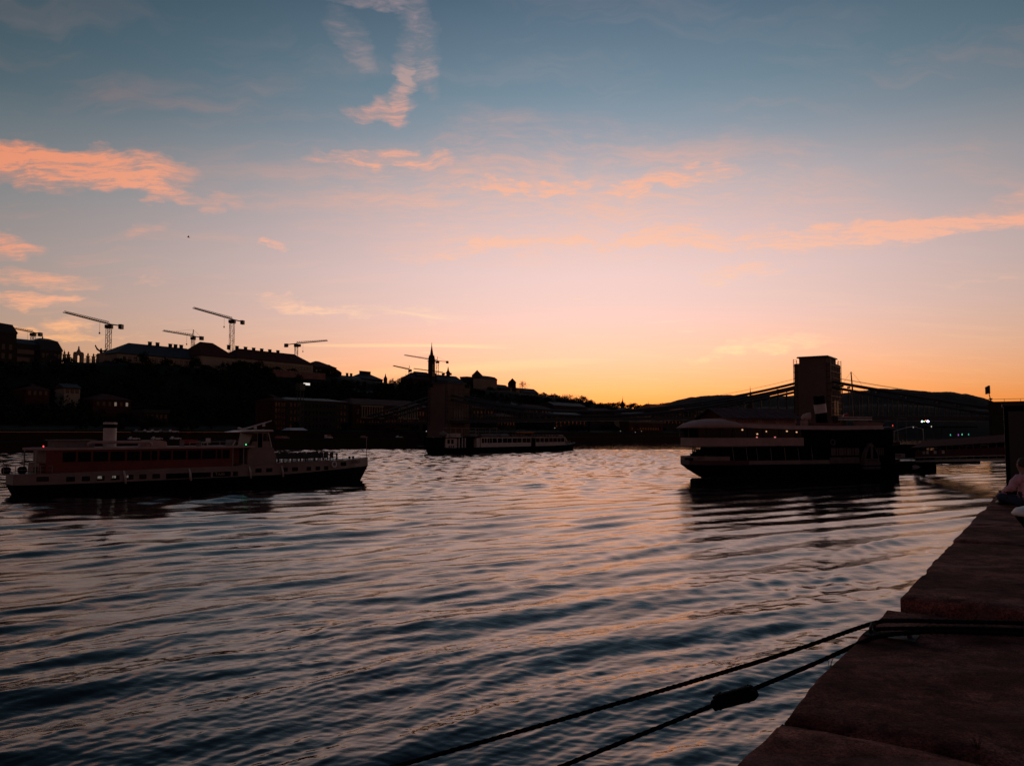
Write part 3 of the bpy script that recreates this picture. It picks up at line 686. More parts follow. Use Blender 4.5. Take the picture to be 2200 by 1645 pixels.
# ------------------------------------------------------------------ tower cranes
def crane(label, mpx, jy, by, tip, ctr, Y, mw=2.0, aframe=False):
    top = at(mpx, jy, Y); base = at(mpx, by, Y)
    zj = top.z
    q = empty('tower_crane', (base.x, base.y, base.z), 0, label, 'crane', 'tower cranes over the castle ridge')
    h = zj - base.z
    a = mw / 2
    b = MB()
    for x in (-a, a):
        for y in (-a, a): b.bar((x, y, -25), (x, y, h - 2), .26)
    n = int((h + 25) / (mw * 1.25))
    for k in range(n):
        z0 = -25 + (h + 23) * k / n; z1 = -25 + (h + 23) * (k + 1) / n; s_ = 1 if k % 2 else -1
        for y in (-a, a): b.bar((-a * s_, y, z0), (a * s_, y, z1), .15); b.bar((-a, y, z1), (a, y, z1), .15)
        for x in (-a, a): b.bar((x, -a * s_, z0), (x, a * s_, z1), .15)
    b.build('mast', M_steel, q)
    def hz(px, py):
        p = on_level(px, py, zj); return Vector((p.x - base.x, p.y - base.y, h))
    T = hz(*tip); C = hz(*ctr)
    o0 = Vector((0, 0, h)); jd = (T - o0); jl = jd.length; jd.normalize(); js = Vector((-jd.y, jd.x, 0))
    if (C - o0).length > jl * .5 or (C - o0).dot(jd) > 0: C = o0 - jd * jl * .3
    MB().box(-a * 1.5, a * 1.5, -a * 1.5, a * 1.5, h - 3.0, h - .6).build('slewing_unit', M_dark, q)
    cb = MB().box(-1, 1, -1, 1, -1.1, 1.1).build('cab', M_dark, q); cb.location = o0 + js * 2.2 + jd * 1.5 + Vector((0, 0, -1.6)); cb.rotation_euler = (0, 0, math.atan2(jd.y, jd.x))
    b = MB(); hh = 1.7
    for s_ in (-.8, .8): b.bar(o0 + js * s_, T + js * s_, .32, .40)
    b.bar(o0 + Vector((0, 0, hh)), T + Vector((0, 0, hh * .55)), .18)
    n = max(8, int(jl / 2.6))
    for k in range(n):
        f0 = k / n; f1 = (k + .5) / n; f2 = (k + 1) / n
        tp = o0 + jd * jl * f1 + Vector((0, 0, hh * (1 - .45 * f1)))
        for s_ in (-.8, .8):
            b.bar(o0 + jd * jl * f0 + js * s_, tp, .17); b.bar(o0 + jd * jl * f2 + js * s_, tp, .17)
    b.build('jib', M_steel, q)
    b = MB(); cd = (C - o0)
    for s_ in (-.7, .7): b.bar(o0 + js * s_, C + js * s_, .3, .5)
    b.build('counter_jib', M_steel, q)
    w = MB().box(-1.6, 1.6, -1.1, 1.1, -2.2, 1.0).build('counterweight', M_dark, q); w.location = C; w.rotation_euler = (0, 0, math.atan2(jd.y, jd.x))
    if aframe:
        b = MB(); A = o0 + Vector((0, 0, 5.5))
        for s_ in (-.8, .8): b.bar(o0 + js * s_, A, .3)
        b.bar(A, o0 + jd * jl * .6 + Vector((0, 0, hh)), .12); b.bar(A, C, .12); b.build('a_frame', M_steel, q)
    hk = o0 + jd * jl * .22
    MB().bar(hk, hk - Vector((0, 0, 7)), .12).box(hk.x - .35, hk.x + .35, hk.y - .35, hk.y + .35, hk.z - 8.2, hk.z - 7).build('hook', M_dark, q)
crane('tall crane right of the eagle statue with its jib pointing left', 231.5, 696, 776, (138, 671), (260, 700), 520, 2.6)
crane('crane showing only its head above the palace wing at far left', 70, 714, 745, (18, 704), (97, 719), 640, 2.4)
crane('low crane peeking over the chimneys of the hip roofed building', 414, 722, 760, (351, 711), (437, 728), 640, 2.2, True)
crane('highest crane of all, standing behind the long windowed building', 497, 686, 765, (416, 662), (521, 691), 600, 2.9)
crane('crane with its jib pointing right above the long building end', 636, 738, 785, (703, 732), (615, 740.5), 690, 2.4)
crane('crane rising just behind the church spire', 939.5, 775, 830, (869, 763), (961, 777), 1000, 3.0, True)
crane('smallest crane left of the church over the round tree', 879, 794, 830, (845, 786), (882.5, 795), 1020, 1.7, True)
crane('low crane right of the church tower beneath the other jib', 952, 801, 830, (889, 792), (968, 802.5), 1100, 2.6)

# ------------------------------------------------------------------ trees of the far bank
def crown_cloud(n_leaf, rx, rz, lobes, leaf):
    cs = []; 
    lb = [(rng.normal(0, .45) * rx, rng.normal(0, .45) * rx, rng.uniform(-.45, .55) * rz, rng.uniform(.35, .6)) for _ in range(lobes)]
    pts = []
    for i in range(n_leaf):
        c = lb[rng.integers(lobes)]
        d = rng.normal(0, 1, 3); d /= np.linalg.norm(d) + 1e-6
        r = c[3] * rng.uniform(.55, 1.05)
        pts.append((c[0] + d[0] * r * rx, c[1] + d[1] * r * rx, c[2] + d[2] * r * rz))
    P = np.array(pts)
    return leaf_quads(P, leaf)
def leaf_quads(P, leaf):
    n = len(P)
    a = rng.normal(0, 1, (n, 3)); a /= np.linalg.norm(a, axis=1)[:, None]
    b = np.cross(a, rng.normal(0, 1, (n, 3))); b /= np.linalg.norm(b, axis=1)[:, None]
    s = leaf * rng.uniform(.6, 1.3, (n, 1))
    v = np.stack([P - a * s, P + b * s * .7, P + a * s, P - b * s * .7], 1).reshape(-1, 3)
    return v, np.arange(4 * n).reshape(-1, 4)
def tree_proto(h, rx, rz, leaf, nl, lobes, narrow=False):
    root = empty('tree', (0, 0, 0))
    b = MB().tube([(0, 0, -2), (.1, 0, h * .3), (0, .1, h * .55), (.1, .1, h * .85)], [h * .035, h * .028, h * .018, h * .006], 6)
    for i in range(5):
        a = i * 1.3; z = h * (.35 + .09 * i)
        b.tube([(0, 0, z), (math.cos(a) * rx * .4, math.sin(a) * rx * .4, z + h * .12), (math.cos(a) * rx * .75, math.sin(a) * rx * .75, z + h * .2)], [h * .012, h * .009, h * .003], 5)
    b.build('trunk', M_bark, root)
    v, f = crown_cloud(nl, rx, rz, lobes, leaf)
    v[:, 2] += h - rz * .95
    if narrow:
        k = np.clip((h - v[:, 2]) / (2 * rz), .05, 1.1)[:, None]; v[:, :2] *= k * 1.3
    link('crown', np_mesh('crown', v, f, M_leaf), root)
    return root
PROTO = {'round': tree_proto(10, 4.4, 3.6, .38, 750, 12), 'open': tree_proto(10, 4.6, 3.8, .30, 420, 16), 'cone': tree_proto(10, 2.3, 4.6, .30, 520, 10, True), 'bush': tree_proto(6, 4.6, 2.6, .38, 600, 10)}
used = set()
def tree(kind, px, ytop, ybase, t, label, wide=1.0):
    p = at_t(px, ybase, t); h = at_t(px, ytop, t).z - p.z
    src = PROTO[kind]
    o = src if kind not in used else copy_tree(src)
    used.add(kind)
    H = 6 if kind == 'bush' else 10
    o.location = p; s = h / H; o.scale = (s * wide, s * wide, s); o.rotation_euler = (0, 0, px * .7)
    tag(o, label, 'tree', 'trees along the ridge')
TR = [('bush', 143, 766, 790, 470, 'bushy tree at the foot of the palace pavilion', 1), ('bush', 236, 774, 792, 472, 'low bush at the base of the tallest left crane', 1),
      ('bush', 262, 768, 790, 470, 'bush hiding the left corner of the hip roofed building', 1.1), ('round', 312, 755, 800, 466, 'round tree against the dark roof of the hip roofed building', .8),
      ('round', 352, 768, 806, 466, 'round tree in front of the pale wall of the hip roofed building', 1), ('bush', 388, 782, 804, 468, 'low tree before the middle windows of the hip roofed building', 1),
      ('round', 416, 763, 808, 464, 'tall dark tree in front of the right end of the hip roofed building', .75), ('bush', 450, 782, 806, 466, 'low tree below the tall roofed block', 1.2),
      ('bush', 500, 776, 812, 466, 'tree at the corner of the tall roofed block', 1.0), ('bush', 532, 774, 810, 466, 'tree hiding the first windows of the long windowed building', 1.0),
      ('round', 556, 772, 812, 464, 'tallest tree in front of the long windowed building', .75), ('bush', 592, 786, 806, 468, 'low bush under the last windows of the long windowed building', 1.1),
      ('bush', 628, 790, 808, 468, 'bush on top of the left part of the bastion wall', 1.0), ('round', 640, 802, 830, 446, 'dark tree standing before the bastion wall', .9), ('bush', 700, 792, 822, 470, 'tree beside the right end of the bastion wall', 1.1),
      ('bush', 745, 812, 834, 474, 'bush below the house with three chimneys', 1.2), ('cone', 838, 811, 836, 478, 'narrow conifer right of the tiny turret', 1.2), ('cone', 844, 808, 838, 480, 'taller of the two narrow conifers left of the church', 1.1),
      ('open', 866, 808, 838, 482, 'airy round tree with sky showing through left of the church', 1.0), ('bush', 857, 814, 838, 482, 'bush leaning on the airy round tree', .8), ('cone', 882, 806, 834, 486, 'pointed tree touching the house beside the church', 1.3),
      ('bush', 905, 818, 842, 478, 'bush in front of the house beside the church', 1.3), ('bush', 960, 820, 846, 478, 'bush under the church nave', 1.3),
      ('bush', 1060, 830, 852, 478, 'bush at the foot of the finned hotel', 1.0), ('open', 1122, 817, 850, 496, 'bare open tree right beside the conical towers', .55),
      ('bush', 1166, 842, 862, 490, 'first round tree right of the bastion wing', 1), ('bush', 1182, 845, 864, 490, 'second round tree right of the bastion wing', 1.1), ('bush', 1203, 848, 866, 490, 'broad low tree on the descending skyline', 1.2),
      ('open', 1222, 845, 872, 490, 'open topped tree standing highest on the descending skyline', 1.0), ('bush', 1214, 851, 868, 490, 'small bush left of the open topped tree', .9), ('round', 1250, 849, 874, 488, 'dense dark tree at the end of the descending skyline', 1.15),
      ('bush', 1238, 853, 872, 488, 'bush just left of the dense dark tree', 1), ('bush', 1262, 858, 876, 488, 'bush just right of the dense dark tree', 1), ('cone', 1271, 856, 880, 490, 'left one of two narrow poplars', .9), ('cone', 1278, 859, 880, 490, 'right one of two narrow poplars', .9),
      ('bush', 1292, 864, 882, 490, 'bush right of the two poplars', 1.2), ('bush', 1310, 864, 882, 492, 'rounded bush left of the thin spire', 1.3), ('bush', 1326, 862, 882, 492, 'bush touching the thin spire', 1.2), ('bush', 1352, 865, 884, 492, 'bush right of the thin spire', 1.3), ('bush', 1372, 869, 886, 492, 'lowest bush in the saddle of the skyline', 1.3),
      ('bush', 1405, 868, 888, 470, 'bush beside the thinnest far spire', 1.3), ('bush', 1422, 866, 888, 470, 'bush at the foot of the far hill', 1.3)]
for k in TR: tree(*k)
# the woods on the slope: one dark mass
def build_woods():
    V, Fc = [], []; n = 0
    for i in range(2300):
        s = rng.uniform(-60, 1150); t = rng.uniform(384, 466)
        if i > 1900: t = rng.uniform(322, 384)
        if 330 < t < 372 and i > 1900 and rng.random() < .5: continue
        z = float(hill_z(np.array(s), np.array(t)))
        h = rng.uniform(5, 10) if t > 384 else rng.uniform(3, 6.5)
        if t > 448: h = min(h, 6.5)
        c = RD * s + RN * t
        pxx = W0 / 2 + F * c.x / c.y
        lim = np.interp(pxx, [0, 130, 137, 250, 256, 340, 345, 500, 510, 580, 592, 700, 705, 800, 870, 930, 1000, 1040, 1100, 1160, 1260, 1330, 1450], [776, 776, 784, 784, 778, 782, 788, 792, 786, 788, 818, 820, 812, 822, 826, 824, 826, 840, 846, 852, 862, 876, 884])
        h = min(h, HCAM + (930 - lim) / F * c.y - z)
        if h < 2: continue
        r = h * rng.uniform(.38, .52)
        m = 90
        d = rng.normal(0, 1, (m, 3)); d /= np.linalg.norm(d, axis=1)[:, None]
        P = d * rng.uniform(.6, 1.08, (m, 1)) * np.array([r, r, h * .5])
        P += np.array([c.x, c.y, z + h * .5])
        v, f = leaf_quads(P, .75)
        V.append(v); Fc.append(f + n); n += len(v)
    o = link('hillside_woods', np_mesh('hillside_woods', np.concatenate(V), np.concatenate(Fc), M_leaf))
    tag(o, 'dark wooded slope below the castle', 'woods', kind='stuff')
build_woods()

# ------------------------------------------------------------------ the chain bridge
PT = at(1760, 930, 328); PT.z = 0
PB = Vector((PT.x, PT.y, 0)) + RN * 203
br = empty('suspension_bridge', PT, RANG + math.pi / 2, 'long chain bridge with two sheeted stone towers crossing the river', 'bridge')
SPAN, SIDE, ZD = 203.0, 62.0, 12.5
def deck_z(x): return ZD + 1.6 * (1 - ((x - SPAN / 2) / (SPAN / 2 + SIDE)) ** 2)
def chain_z(x):
    zt = 29.3
    if 0 <= x <= SPAN: k = (x - SPAN / 2) / (SPAN / 2); return 17.2 + (zt - 17.2) * k * k
    d = (-x if x < 0 else x - SPAN) / SIDE
    return zt + (deck_z(-SIDE) + 3.5 - zt) * d - 1.2 * d * (1 - d)
xs = np.linspace(-SIDE, SPAN + SIDE, 60)
b = MB()
for i in range(len(xs) - 1):
    a, c = xs[i], xs[i + 1]; za, zc = deck_z(a), deck_z(c)
    b.add([(a, -7.2, za - 1.6), (c, -7.2, zc - 1.6), (c, 7.2, zc - 1.6), (a, 7.2, za - 1.6), (a, -7.2, za), (c, -7.2, zc), (c, 7.2, zc), (a, 7.2, za)], [(0, 3, 2, 1), (4, 5, 6, 7), (0, 1, 5, 4), (2, 3, 7, 6)])
b.build('deck', M_iron, br)
for y in (-6.2, 6.2):
    for dz_ in (0, -2.3):
        pts = [(x, y, chain_z(x) + dz_) for x in np.linspace(-SIDE, SPAN + SIDE, 100)]
        MB().tube(pts, .55, 6).build('chain', M_iron, br)
    MB().tube([(x, y, chain_z(x) + 1.9) for x in np.linspace(-SIDE + 5, SPAN + SIDE - 5, 100)], .09, 4).build('handrail_wire', M_iron, br)
    MB().tube([(x, y * 1.13, deck_z(x) + 1.2) for x in np.linspace(-SIDE, SPAN + SIDE, 60)], .12, 4).build('railing', M_iron, br)
hang = MB().box(-.17, .17, -.17, .17, 0, 1).mesh('hanger', M_iron)
x = -SIDE + 3
while x < SPAN + SIDE - 2:
    if min(abs(x), abs(x - SPAN)) > 7.5:
        for y in (-6.2, 6.2):
            hgt = chain_z(x) - 2.3 - deck_z(x)
            if hgt > .5:
                o = link('hanger', hang, br, (x, y, deck_z(x))); o.scale = (1, 1, hgt)
                if hgt > 2 and int(x * 10) % 3 == 0: MB().lathe([(.5, -.4), (.75, 0), (.5, .4)], (0, 0), 6).build('chain_pin', M_iron, br).location = (x, y, chain_z(x) - 1.1)
    x += 3.7
def tower(x, ztop, hw, hl):
    t_ = MB().box(-hw, hw, -hl, hl, ZD - 2, ztop - 3.0); t_.frustum((-hw - .6, hw + .6, -hl - .6, hl + .6), -4, (-hw - .2, hw + .2, -hl - .2, hl + .2), ZD - 2.003)
    o = t_.build('tower', M_sheet, br); o.location = (x, 0, 0)
    MB().frustum((-hw * .78, hw * .78, -hl * .8, hl * .8), ztop - 3.003, (-hw * .78, hw * .78, -hl * .8, hl * .8), ztop - .55).build('tower_head', M_sheet, o)
    MB().frustum((-hw * .90, hw * .90, -hl * .9, hl * .9), ztop - .55, (-hw * .86, hw * .86, -hl * .86, hl * .86), ztop).build('roof_cap', M_dark, o)
    b = MB()      # scaffold strips left and right of the sheeting and the railing on top
    for yy in (-hl - .22, hl + .22):
        for xx in (-hw - .22, -hw + 1.2, hw - 1.2, hw + .22): b.bar((xx, yy, ZD - 2), (xx, yy, ztop - (1.0 if abs(xx) > hw else 1.6)), .16)
    for xx in (-hw - .22, hw + .22):
        for yy in np.linspace(-hl, hl, 5): b.bar((xx, yy, ZD - 2), (xx, yy, ztop - 1.2), .16)
    nlev = 9
    for k in range(nlev):
        z = ZD - 1 + (ztop - 3 - ZD) * (k + 1) / nlev
        for yy in (-hl - .22, hl + .22):
            b.bar((-hw - .22, yy, z), (-hw + 1.5, yy, z), .3, .22); b.bar((hw - 1.5, yy, z), (hw + .22, yy, z), .3, .22)
        for xx in (-hw - .22, hw + .22): b.bar((xx, -hl - .22, z), (xx, hl + .22, z), .22)
    for z in (ztop - 2.2, ztop - 1.4):
        for yy in (-hl - .22, hl + .22): b.bar((-hw - .22, yy, z), (-hw * .8, yy, z), .13); b.bar((hw * .8, yy, z), (hw + .22, yy, z), .13)
    tag(b.build('scaffold', M_dark, o), kind='stuff')
    MB().box(-hw - .12, hw + .12, -4, 4, ZD + 1.2, ZD + 7.5).build('roadway_arch', M_dark, o)
    return o
tower(0, 38.5, 7.1, 9.8); tower(SPAN, 35.4, 7.1, 9.8)
ab = MB().box(-SIDE - 60, -SIDE, -9.5, 9.5, -4, 18.0); ab.build('abutment', M_dstone, br)
MB().box(SPAN + SIDE, SPAN + SIDE + 22, -9.5, 9.5, -4, 14).build('abutment', M_dstone, br)
b = MB()
b.tube([(-SIDE - 55, 9, 18.9), (-SIDE, 9, 18.9)], .1, 4); b.build('railing', M_iron, br)
for i in range(12): MB().bar((-SIDE - 55 + i * 5, 9, 18), (-SIDE - 55 + i * 5, 9, 18.9), .12).build('railing_post', M_iron, br)
lamp_g = mat('lamp_globe', (.8, .75, .7), .4, emit=(1, .86, .72), estr=.45)

# antenna mast on the abutment
pa = at(2134, 867, 290)
an = empty('antenna_mast', pa, 0, 'short mast with panel antennas standing on the bridge abutment at right', 'antenna')
hA_ = at(2131, 828, 290).z - pa.z
MB().tube([(-.5, 0, -.2), (-.9, 0, hA_ * .2), (-1.4, 0, hA_ * .5), (-1.7, 0, hA_ * .98)], [.28, .24, .16, .12], 6).build('pole', M_dark, an)
for x0_, z0_, z1_ in ((-2.45, .52, .92), (-1.45, .55, 1.0), (-1.95, .56, .96)): MB().box(x0_ - .3, x0_ + .32, -.3, .2, hA_ * z0_, hA_ * z1_).build('panel_antenna', M_dark, an)
MB().box(-1.4, -.4, -.3, .3, hA_ * .22, hA_ * .30).build('bracket', M_dark, an)

# ------------------------------------------------------------------ boats
M_black = mat('black_hull', (.004, .005, .006), .75, var=.3, vscale=.4)
M_pale = mat('pale_hull_paint', (.27, .185, .15), .5, var=.35, vscale=.5, bump=.1, bscale=3)
M_wht = mat('ship_white', (.62, .52, .46), .5, var=.25, vscale=.8)
M_red = mat('saloon_red', (.16, .017, .006), .45, var=.3, vscale=.8)
M_sglass = mat('ship_glass', (.008, .010, .010), .08, spec=.22)
M_canv = mat('canvas', (.50, .33, .28), .85, var=.25, vscale=.5)
M_grey = mat('deck_grey', (.22, .20, .18), .8, var=.3)
M_rail = mat('rail_paint', (.30, .25, .22), .5)
M_letter = mat('lettering', (.03, .02, .02), .6)
M_redp = mat('red_paint', (.35, .03, .025), .5)
M_water_glow = mat('see_through_water_glow', (.5, .45, .4), .5, emit=(1, .85, .72), estr=.16)  # emission imitates bright river seen right through the hull windows, no lamp inside
def hull(sts):
    """sts = (x_lo, x_hi, hw_lo, hw_hi, z_lo, z_hi) from stern to bow"""
    b = MB(); n = len(sts)
    for xl, xh, wl_, wh, zl, zh in sts: b.v += [(xl, -wl_, zl), (xh, -wh, zh), (xh, wh, zh), (xl, wl_, zl)]
    for i in range(n - 1):
        k = 4 * i; j = k + 4
        b.f += [(k, j, j + 1, k + 1), (k + 1, j + 1, j + 2, k + 2), (k + 2, j + 2, j + 3, k + 3), (k + 3, j + 3, j, k)]
    b.f += [(0, 1, 2, 3), (4 * n - 1, 4 * n - 2, 4 * n - 3, 4 * n - 4)]
    return b
def rail(b, pts, h=1.0, r=.03, levels=(1.0, .5)):
    pts = [Vector(p) for p in pts]
    for l in levels: b.tube([p + Vector((0, 0, h * l)) for p in pts], r, 4)
    for p in pts: b.bar(p, p + Vector((0, 0, h)), r * 1.8)
    return b
def rail_part(parent, pts, h=1.0, r=.03, m=None):
    pts = [Vector(p) for p in pts]
    g = MB().tube([p + Vector((0, 0, h)) for p in pts], r, 4).build('handrail', m or M_rail, parent)
    MB().tube([p + Vector((0, 0, h * .5)) for p in pts], r * .8, 4).build('mid_rail', m or M_rail, g)
    for p in pts: MB().bar(p, p + Vector((0, 0, h)), r * 1.8).build('stanchion', m or M_rail, g)
    return g

# --- the passenger boat on the left
sA = on_level(30, 1071); eA = on_level(789, 1031)
sA0 = sA + Vector((-.68, .73, 0)) * 2.6
hd = (eA - sA0); hd.z = 0; LA = hd.length; hd.normalize(); sd_ = Vector((-hd.y, hd.x, 0))
HB = 3.4
orgA = sA0
A = empty('passenger_boat', orgA, math.atan2(hd.y, hd.x), 'passenger boat with red saloon, white funnel and black hull sailing at left', 'boat')
side0 = sA0 - sd_ * HB + Vector((0, 0, 2.5))
def ax(px): return run_to(side0, px, hd)
def axy(px, y): return run_to(side0 + sd_ * (HB + y) + Vector((0, 0, 3)), px, hd)
def prof(x, pts): return float(np.interp(x, [p[0] for p in pts], [p[1] for p in pts]))
def hwA(x): return prof(x, [(0, 1.9), (1.0, 2.5), (3, 3.1), (7, HB), (LA - 11, HB), (LA - 6, 2.7), (LA - 3, 1.75), (LA - 1, .6), (LA, .08)])
def zkA(x): return prof(x, [(0, 1.22), (8, 1.22), (LA - 14, 1.35), (LA, 2.0)])
def ztA(x): return prof(x, [(0, 2.35), (6, 2.45), (LA - 14, 2.75), (LA - 6, 2.9), (LA, 3.15)])
X = [0, 1, 3, 7, 14, 21, 28, LA - 11, LA - 8.5, LA - 6, LA - 4.5, LA - 3, LA - 1, LA]
hull([(x + (1.2 if x < 1 else 0) - (1.6 * (x / LA) ** 8), x, hwA(x) * .8, hwA(x), -.8, zkA(x)) for x in X]).build('hull', M_black, A)
xa, xb = ax(357), ax(512)                    # open side gallery between xa and xb
def seg(x0, x1, z0f, z1f, m, name, parent=A, off=.0):
    xs_ = [x0] + [x for x in X if x0 < x < x1] + [x1]
    return hull([(x, x, hwA(x) + off, hwA(x) + off, z0f(x), z1f(x)) for x in xs_]).build(name, m, parent)
seg(0, xa, zkA, ztA, M_pale, 'upper_hull'); seg(xb, LA, zkA, ztA, M_pale, 'upper_hull')
seg(xa, xb, zkA, lambda x: zkA(x) + .13, M_pale, 'gunwale'); seg(xa, xb, lambda x: 2.0, lambda x: 2.6, M_pale, 'side_band')
seg(0, LA - 2, lambda x: zkA(x) - .06, lambda x: zkA(x) + .06, M_black, 'rubbing_strake', off=.07)
for p0_, p1_ in ((357, 374), (398, 441), (455, 500)):
    x0_, x1_ = ax(p0_), ax(p1_); MB().box(x0_, x1_, -HB + .5, HB - .5, 1.36, 2.0).build('lower_cabin', M_black, A)
for px in (410, 456, 499):
    x_ = ax(px); MB().box(x_ - .12, x_ + .12, -HB + .02, -HB + .25, 1.36, 2.0).build('gallery_post', M_pale, A)
def port(px0, px1, z0, z1, m=None, lab=None):
    x0_, x1_ = ax(px0), ax(px1); xm_ = (x0_ + x1_) / 2; y = -hwA(xm_)
    d = (hwA(x1_) - hwA(x0_)) / 1.0
    b = MB().add([(x0_, -hwA(x0_) - .03, z0), (x1_, -hwA(x1_) - .03, z0), (x1_, -hwA(x1_) - .03, z1), (x0_, -hwA(x0_) - .03, z1),
                  (x0_, -hwA(x0_) + .1, z0), (x1_, -hwA(x1_) + .1, z0), (x1_, -hwA(x1_) + .1, z1), (x0_, -hwA(x0_) + .1, z1)],
                 [(0, 1, 2, 3), (7, 6, 5, 4), (0, 4, 5, 1), (1, 5, 6, 2), (2, 6, 7, 3), (3, 7, 4, 0)])
    o = b.build('hull_window', m or M_sglass, A)
    f = MB()
    for zz in (z0 - .05, z1): f.add([(x0_ - .05, -hwA(x0_) - .05, zz), (x1_ + .05, -hwA(x1_) - .05, zz), (x1_ + .05, -hwA(x1_) + .02, zz), (x0_ - .05, -hwA(x0_) + .02, zz), (x0_ - .05, -hwA(x0_) - .05, zz + .05), (x1_ + .05, -hwA(x1_) - .05, zz + .05), (x1_ + .05, -hwA(x1_) + .02, zz + .05), (x0_ - .05, -hwA(x0_) + .02, zz + .05)], [(0, 3, 2, 1), (4, 5, 6, 7), (0, 1, 5, 4), (2, 3, 7, 6), (1, 2, 6, 5), (3, 0, 4, 7)])
    return o
port(82, 107, 1.62, 2.10)
for a_, c_ in ((144, 162), (177, 194), (209, 225), (240, 257), (270, 287), (300, 315), (328, 344)): port(a_, c_, 1.52, 2.02, None)
for a_, c_ in ((549, 562), (572, 585), (609, 618), (628, 640), (659, 669), (680, 690), (700, 709)): port(a_, c_, 1.78, 2.25)
port(739, 753, 2.2, 2.7)
for a_, c_ in ((210, 219), (241, 249), (272, 276)): port(a_, c_, 1.72, 1.98, M_water_glow)  # small glowing panes stand in for water showing through the boat
# superstructure
HS_ = 2.95
x0_, x1_ = ax(100), ax(502)
MB().box(x0_, x1_, -HS_, HS_, 2.46, 4.75).build('saloon', M_red, A)
for a_, c_ in ((136, 164), (169, 197), (202, 234), (239, 270), (275, 302), (306, 325), (328, 340), (345, 370), (374, 402), (406, 434), (437, 466), (469, 478), (481, 496)):
    xx0, xx1 = ax(a_), ax(c_)
    for sy in (-1, 1):
        w_ = MB().box(xx0, xx1, sy * HS_ - .04, sy * HS_ + .04, 3.52, 4.55).build('saloon_window', M_sglass, A)
    MB().box(xx0, xx1, -HS_ - .07, -HS_ - .041, 3.44, 3.515).build('sill', M_red, A)
MB().box(ax(88), x0_ - .01, -2.6, 2.6, 2.4, 3.45).build('aft_screen', M_red, A)
for y in (-2.7, 2.7): MB().bar((ax(101) - .9, y, 2.4), (ax(101) - .9, y, 4.76), .12).build('roof_post', M_rail, A)
for px in (503, 526):
    MB().bar((ax(px), -HS_, 2.6), (ax(px), -HS_, 4.76), .09).build('roof_post', M_rail, A)
MB().box(ax(504), ax(527), -1.6, HS_, 2.6, 4.74).build('entrance_bulkhead', M_red, A)
b = MB(); xr0, xr1 = ax(66), ax(548)
b.slab([(xr0, -1.0), (xr0 + 1.2, -2.6), (xr0 + 3, -3.25), (xr1, -3.25), (xr1, 3.25), (xr0 + 3, 3.25), (xr0 + 1.2, 2.6), (xr0, 1.0)], 4.76, 4.98)
b.build('roof', M_canv, A)
MB().box(axy(116, -1.4), axy(203, -1.4), -1.6, 1.4, 4.985, 5.72).build('roof_locker', M_grey, A)
MB().box(axy(110, -1.4), axy(206, -1.4), -1.9, 1.7, 5.72, 5.80).build('locker_lid', M_grey, A)
b = MB(); xp0, xp1 = axy(188, -2.7), axy(326, -2.7)
b.tube([(xp0, -2.7, 4.98), (xp0 + .05, -2.7, 5.35), (xp0 + .35, -2.7, 5.52), (xp1 - .35, -2.7, 5.52), (xp1 - .05, -2.7, 5.35), (xp1, -2.7, 4.98)], .17, 8).build('roof_pipe', M_canv, A, True)
xf = axy(235.5, -1.0); fun = MB().lathe([(.66, 4.98), (.66, 7.05)], (xf, -1.0), 20).build('funnel', M_wht, A, False)
MB().lathe([(.665, 7.051), (.665, 7.45)], (xf, -1.0), 20).build('funnel_band', M_black, fun)
MB().lathe([(.70, 7.451), (.70, 7.65), (.6, 7.66), (.6, 7.5)], (xf, -1.0), 20).build('funnel_top', M_wht, fun)
b = MB(); xl0, xl1 = axy(300, -1.6), axy(359, -1.6)
hull([(xl0, xl0 + .1, .3, .5, 5.0, 5.3), (xl0 + .6, xl0 + .6, .8, .9, 4.99, 5.72), (xl1 - 1, xl1 - 1, .8, .9, 4.99, 5.72), (xl1 - .1, xl1 - .2, .6, .7, 4.99, 5.55), (xl1, xl1, .3, .4, 5.05, 5.3)]).build('raft_cover', M_canv, A).location = (0, -1.2, 0)
for i in range(3):
    y = -1.2 + i * .35
    MB().box(axy(394, -1.4), axy(431, -1.4), y, y + .12, 5.3 + i * .16, 5.42 + i * .16).build('bench_slat', M_redp, A)
for px in (395, 430): MB().box(axy(px, -1.4) - .1, axy(px, -1.4) + .1, -1.3, -.3, 4.985, 5.6).build('bench_leg', M_grey, A)
b = MB().box(axy(433, -1.4), axy(452, -1.4), -1.5, -.4, 5.35, 5.45); b.build('roof_table', M_wht, A)
for px in (436, 449): MB().box(axy(px, -1.4) - .06, axy(px, -1.4) + .06, -1.0, -.9, 4.985, 5.35).build('table_leg', M_wht, A)
MB().box(axy(444, -1.4), axy(452, -1.4), -1.5, -1.1, 5.46, 5.9).build('searchlight_box', M_wht, A)
b = MB().box(axy(495, -1.4), axy(508, -1.4), -1.2, 0, 4.985, 5.72).build('vent_box', M_grey, A)
MB().prism([(ax(513), 4.985), (ax(515), 4.985), (ax(521), 5.6), (ax(519), 5.6)], -1.4, -1.0).build('windscreen_brace', M_wht, A)
MB().tube([(ax(410), -2.9, 5.5), (ax(515), -2.9, 5.5)], .035, 5).build('roof_rail', M_rail, A)
for px in (410, 440, 475, 515): MB().bar((ax(px), -2.9, 4.98), (ax(px), -2.9, 5.5), .06).build('rail_post', M_rail, A)
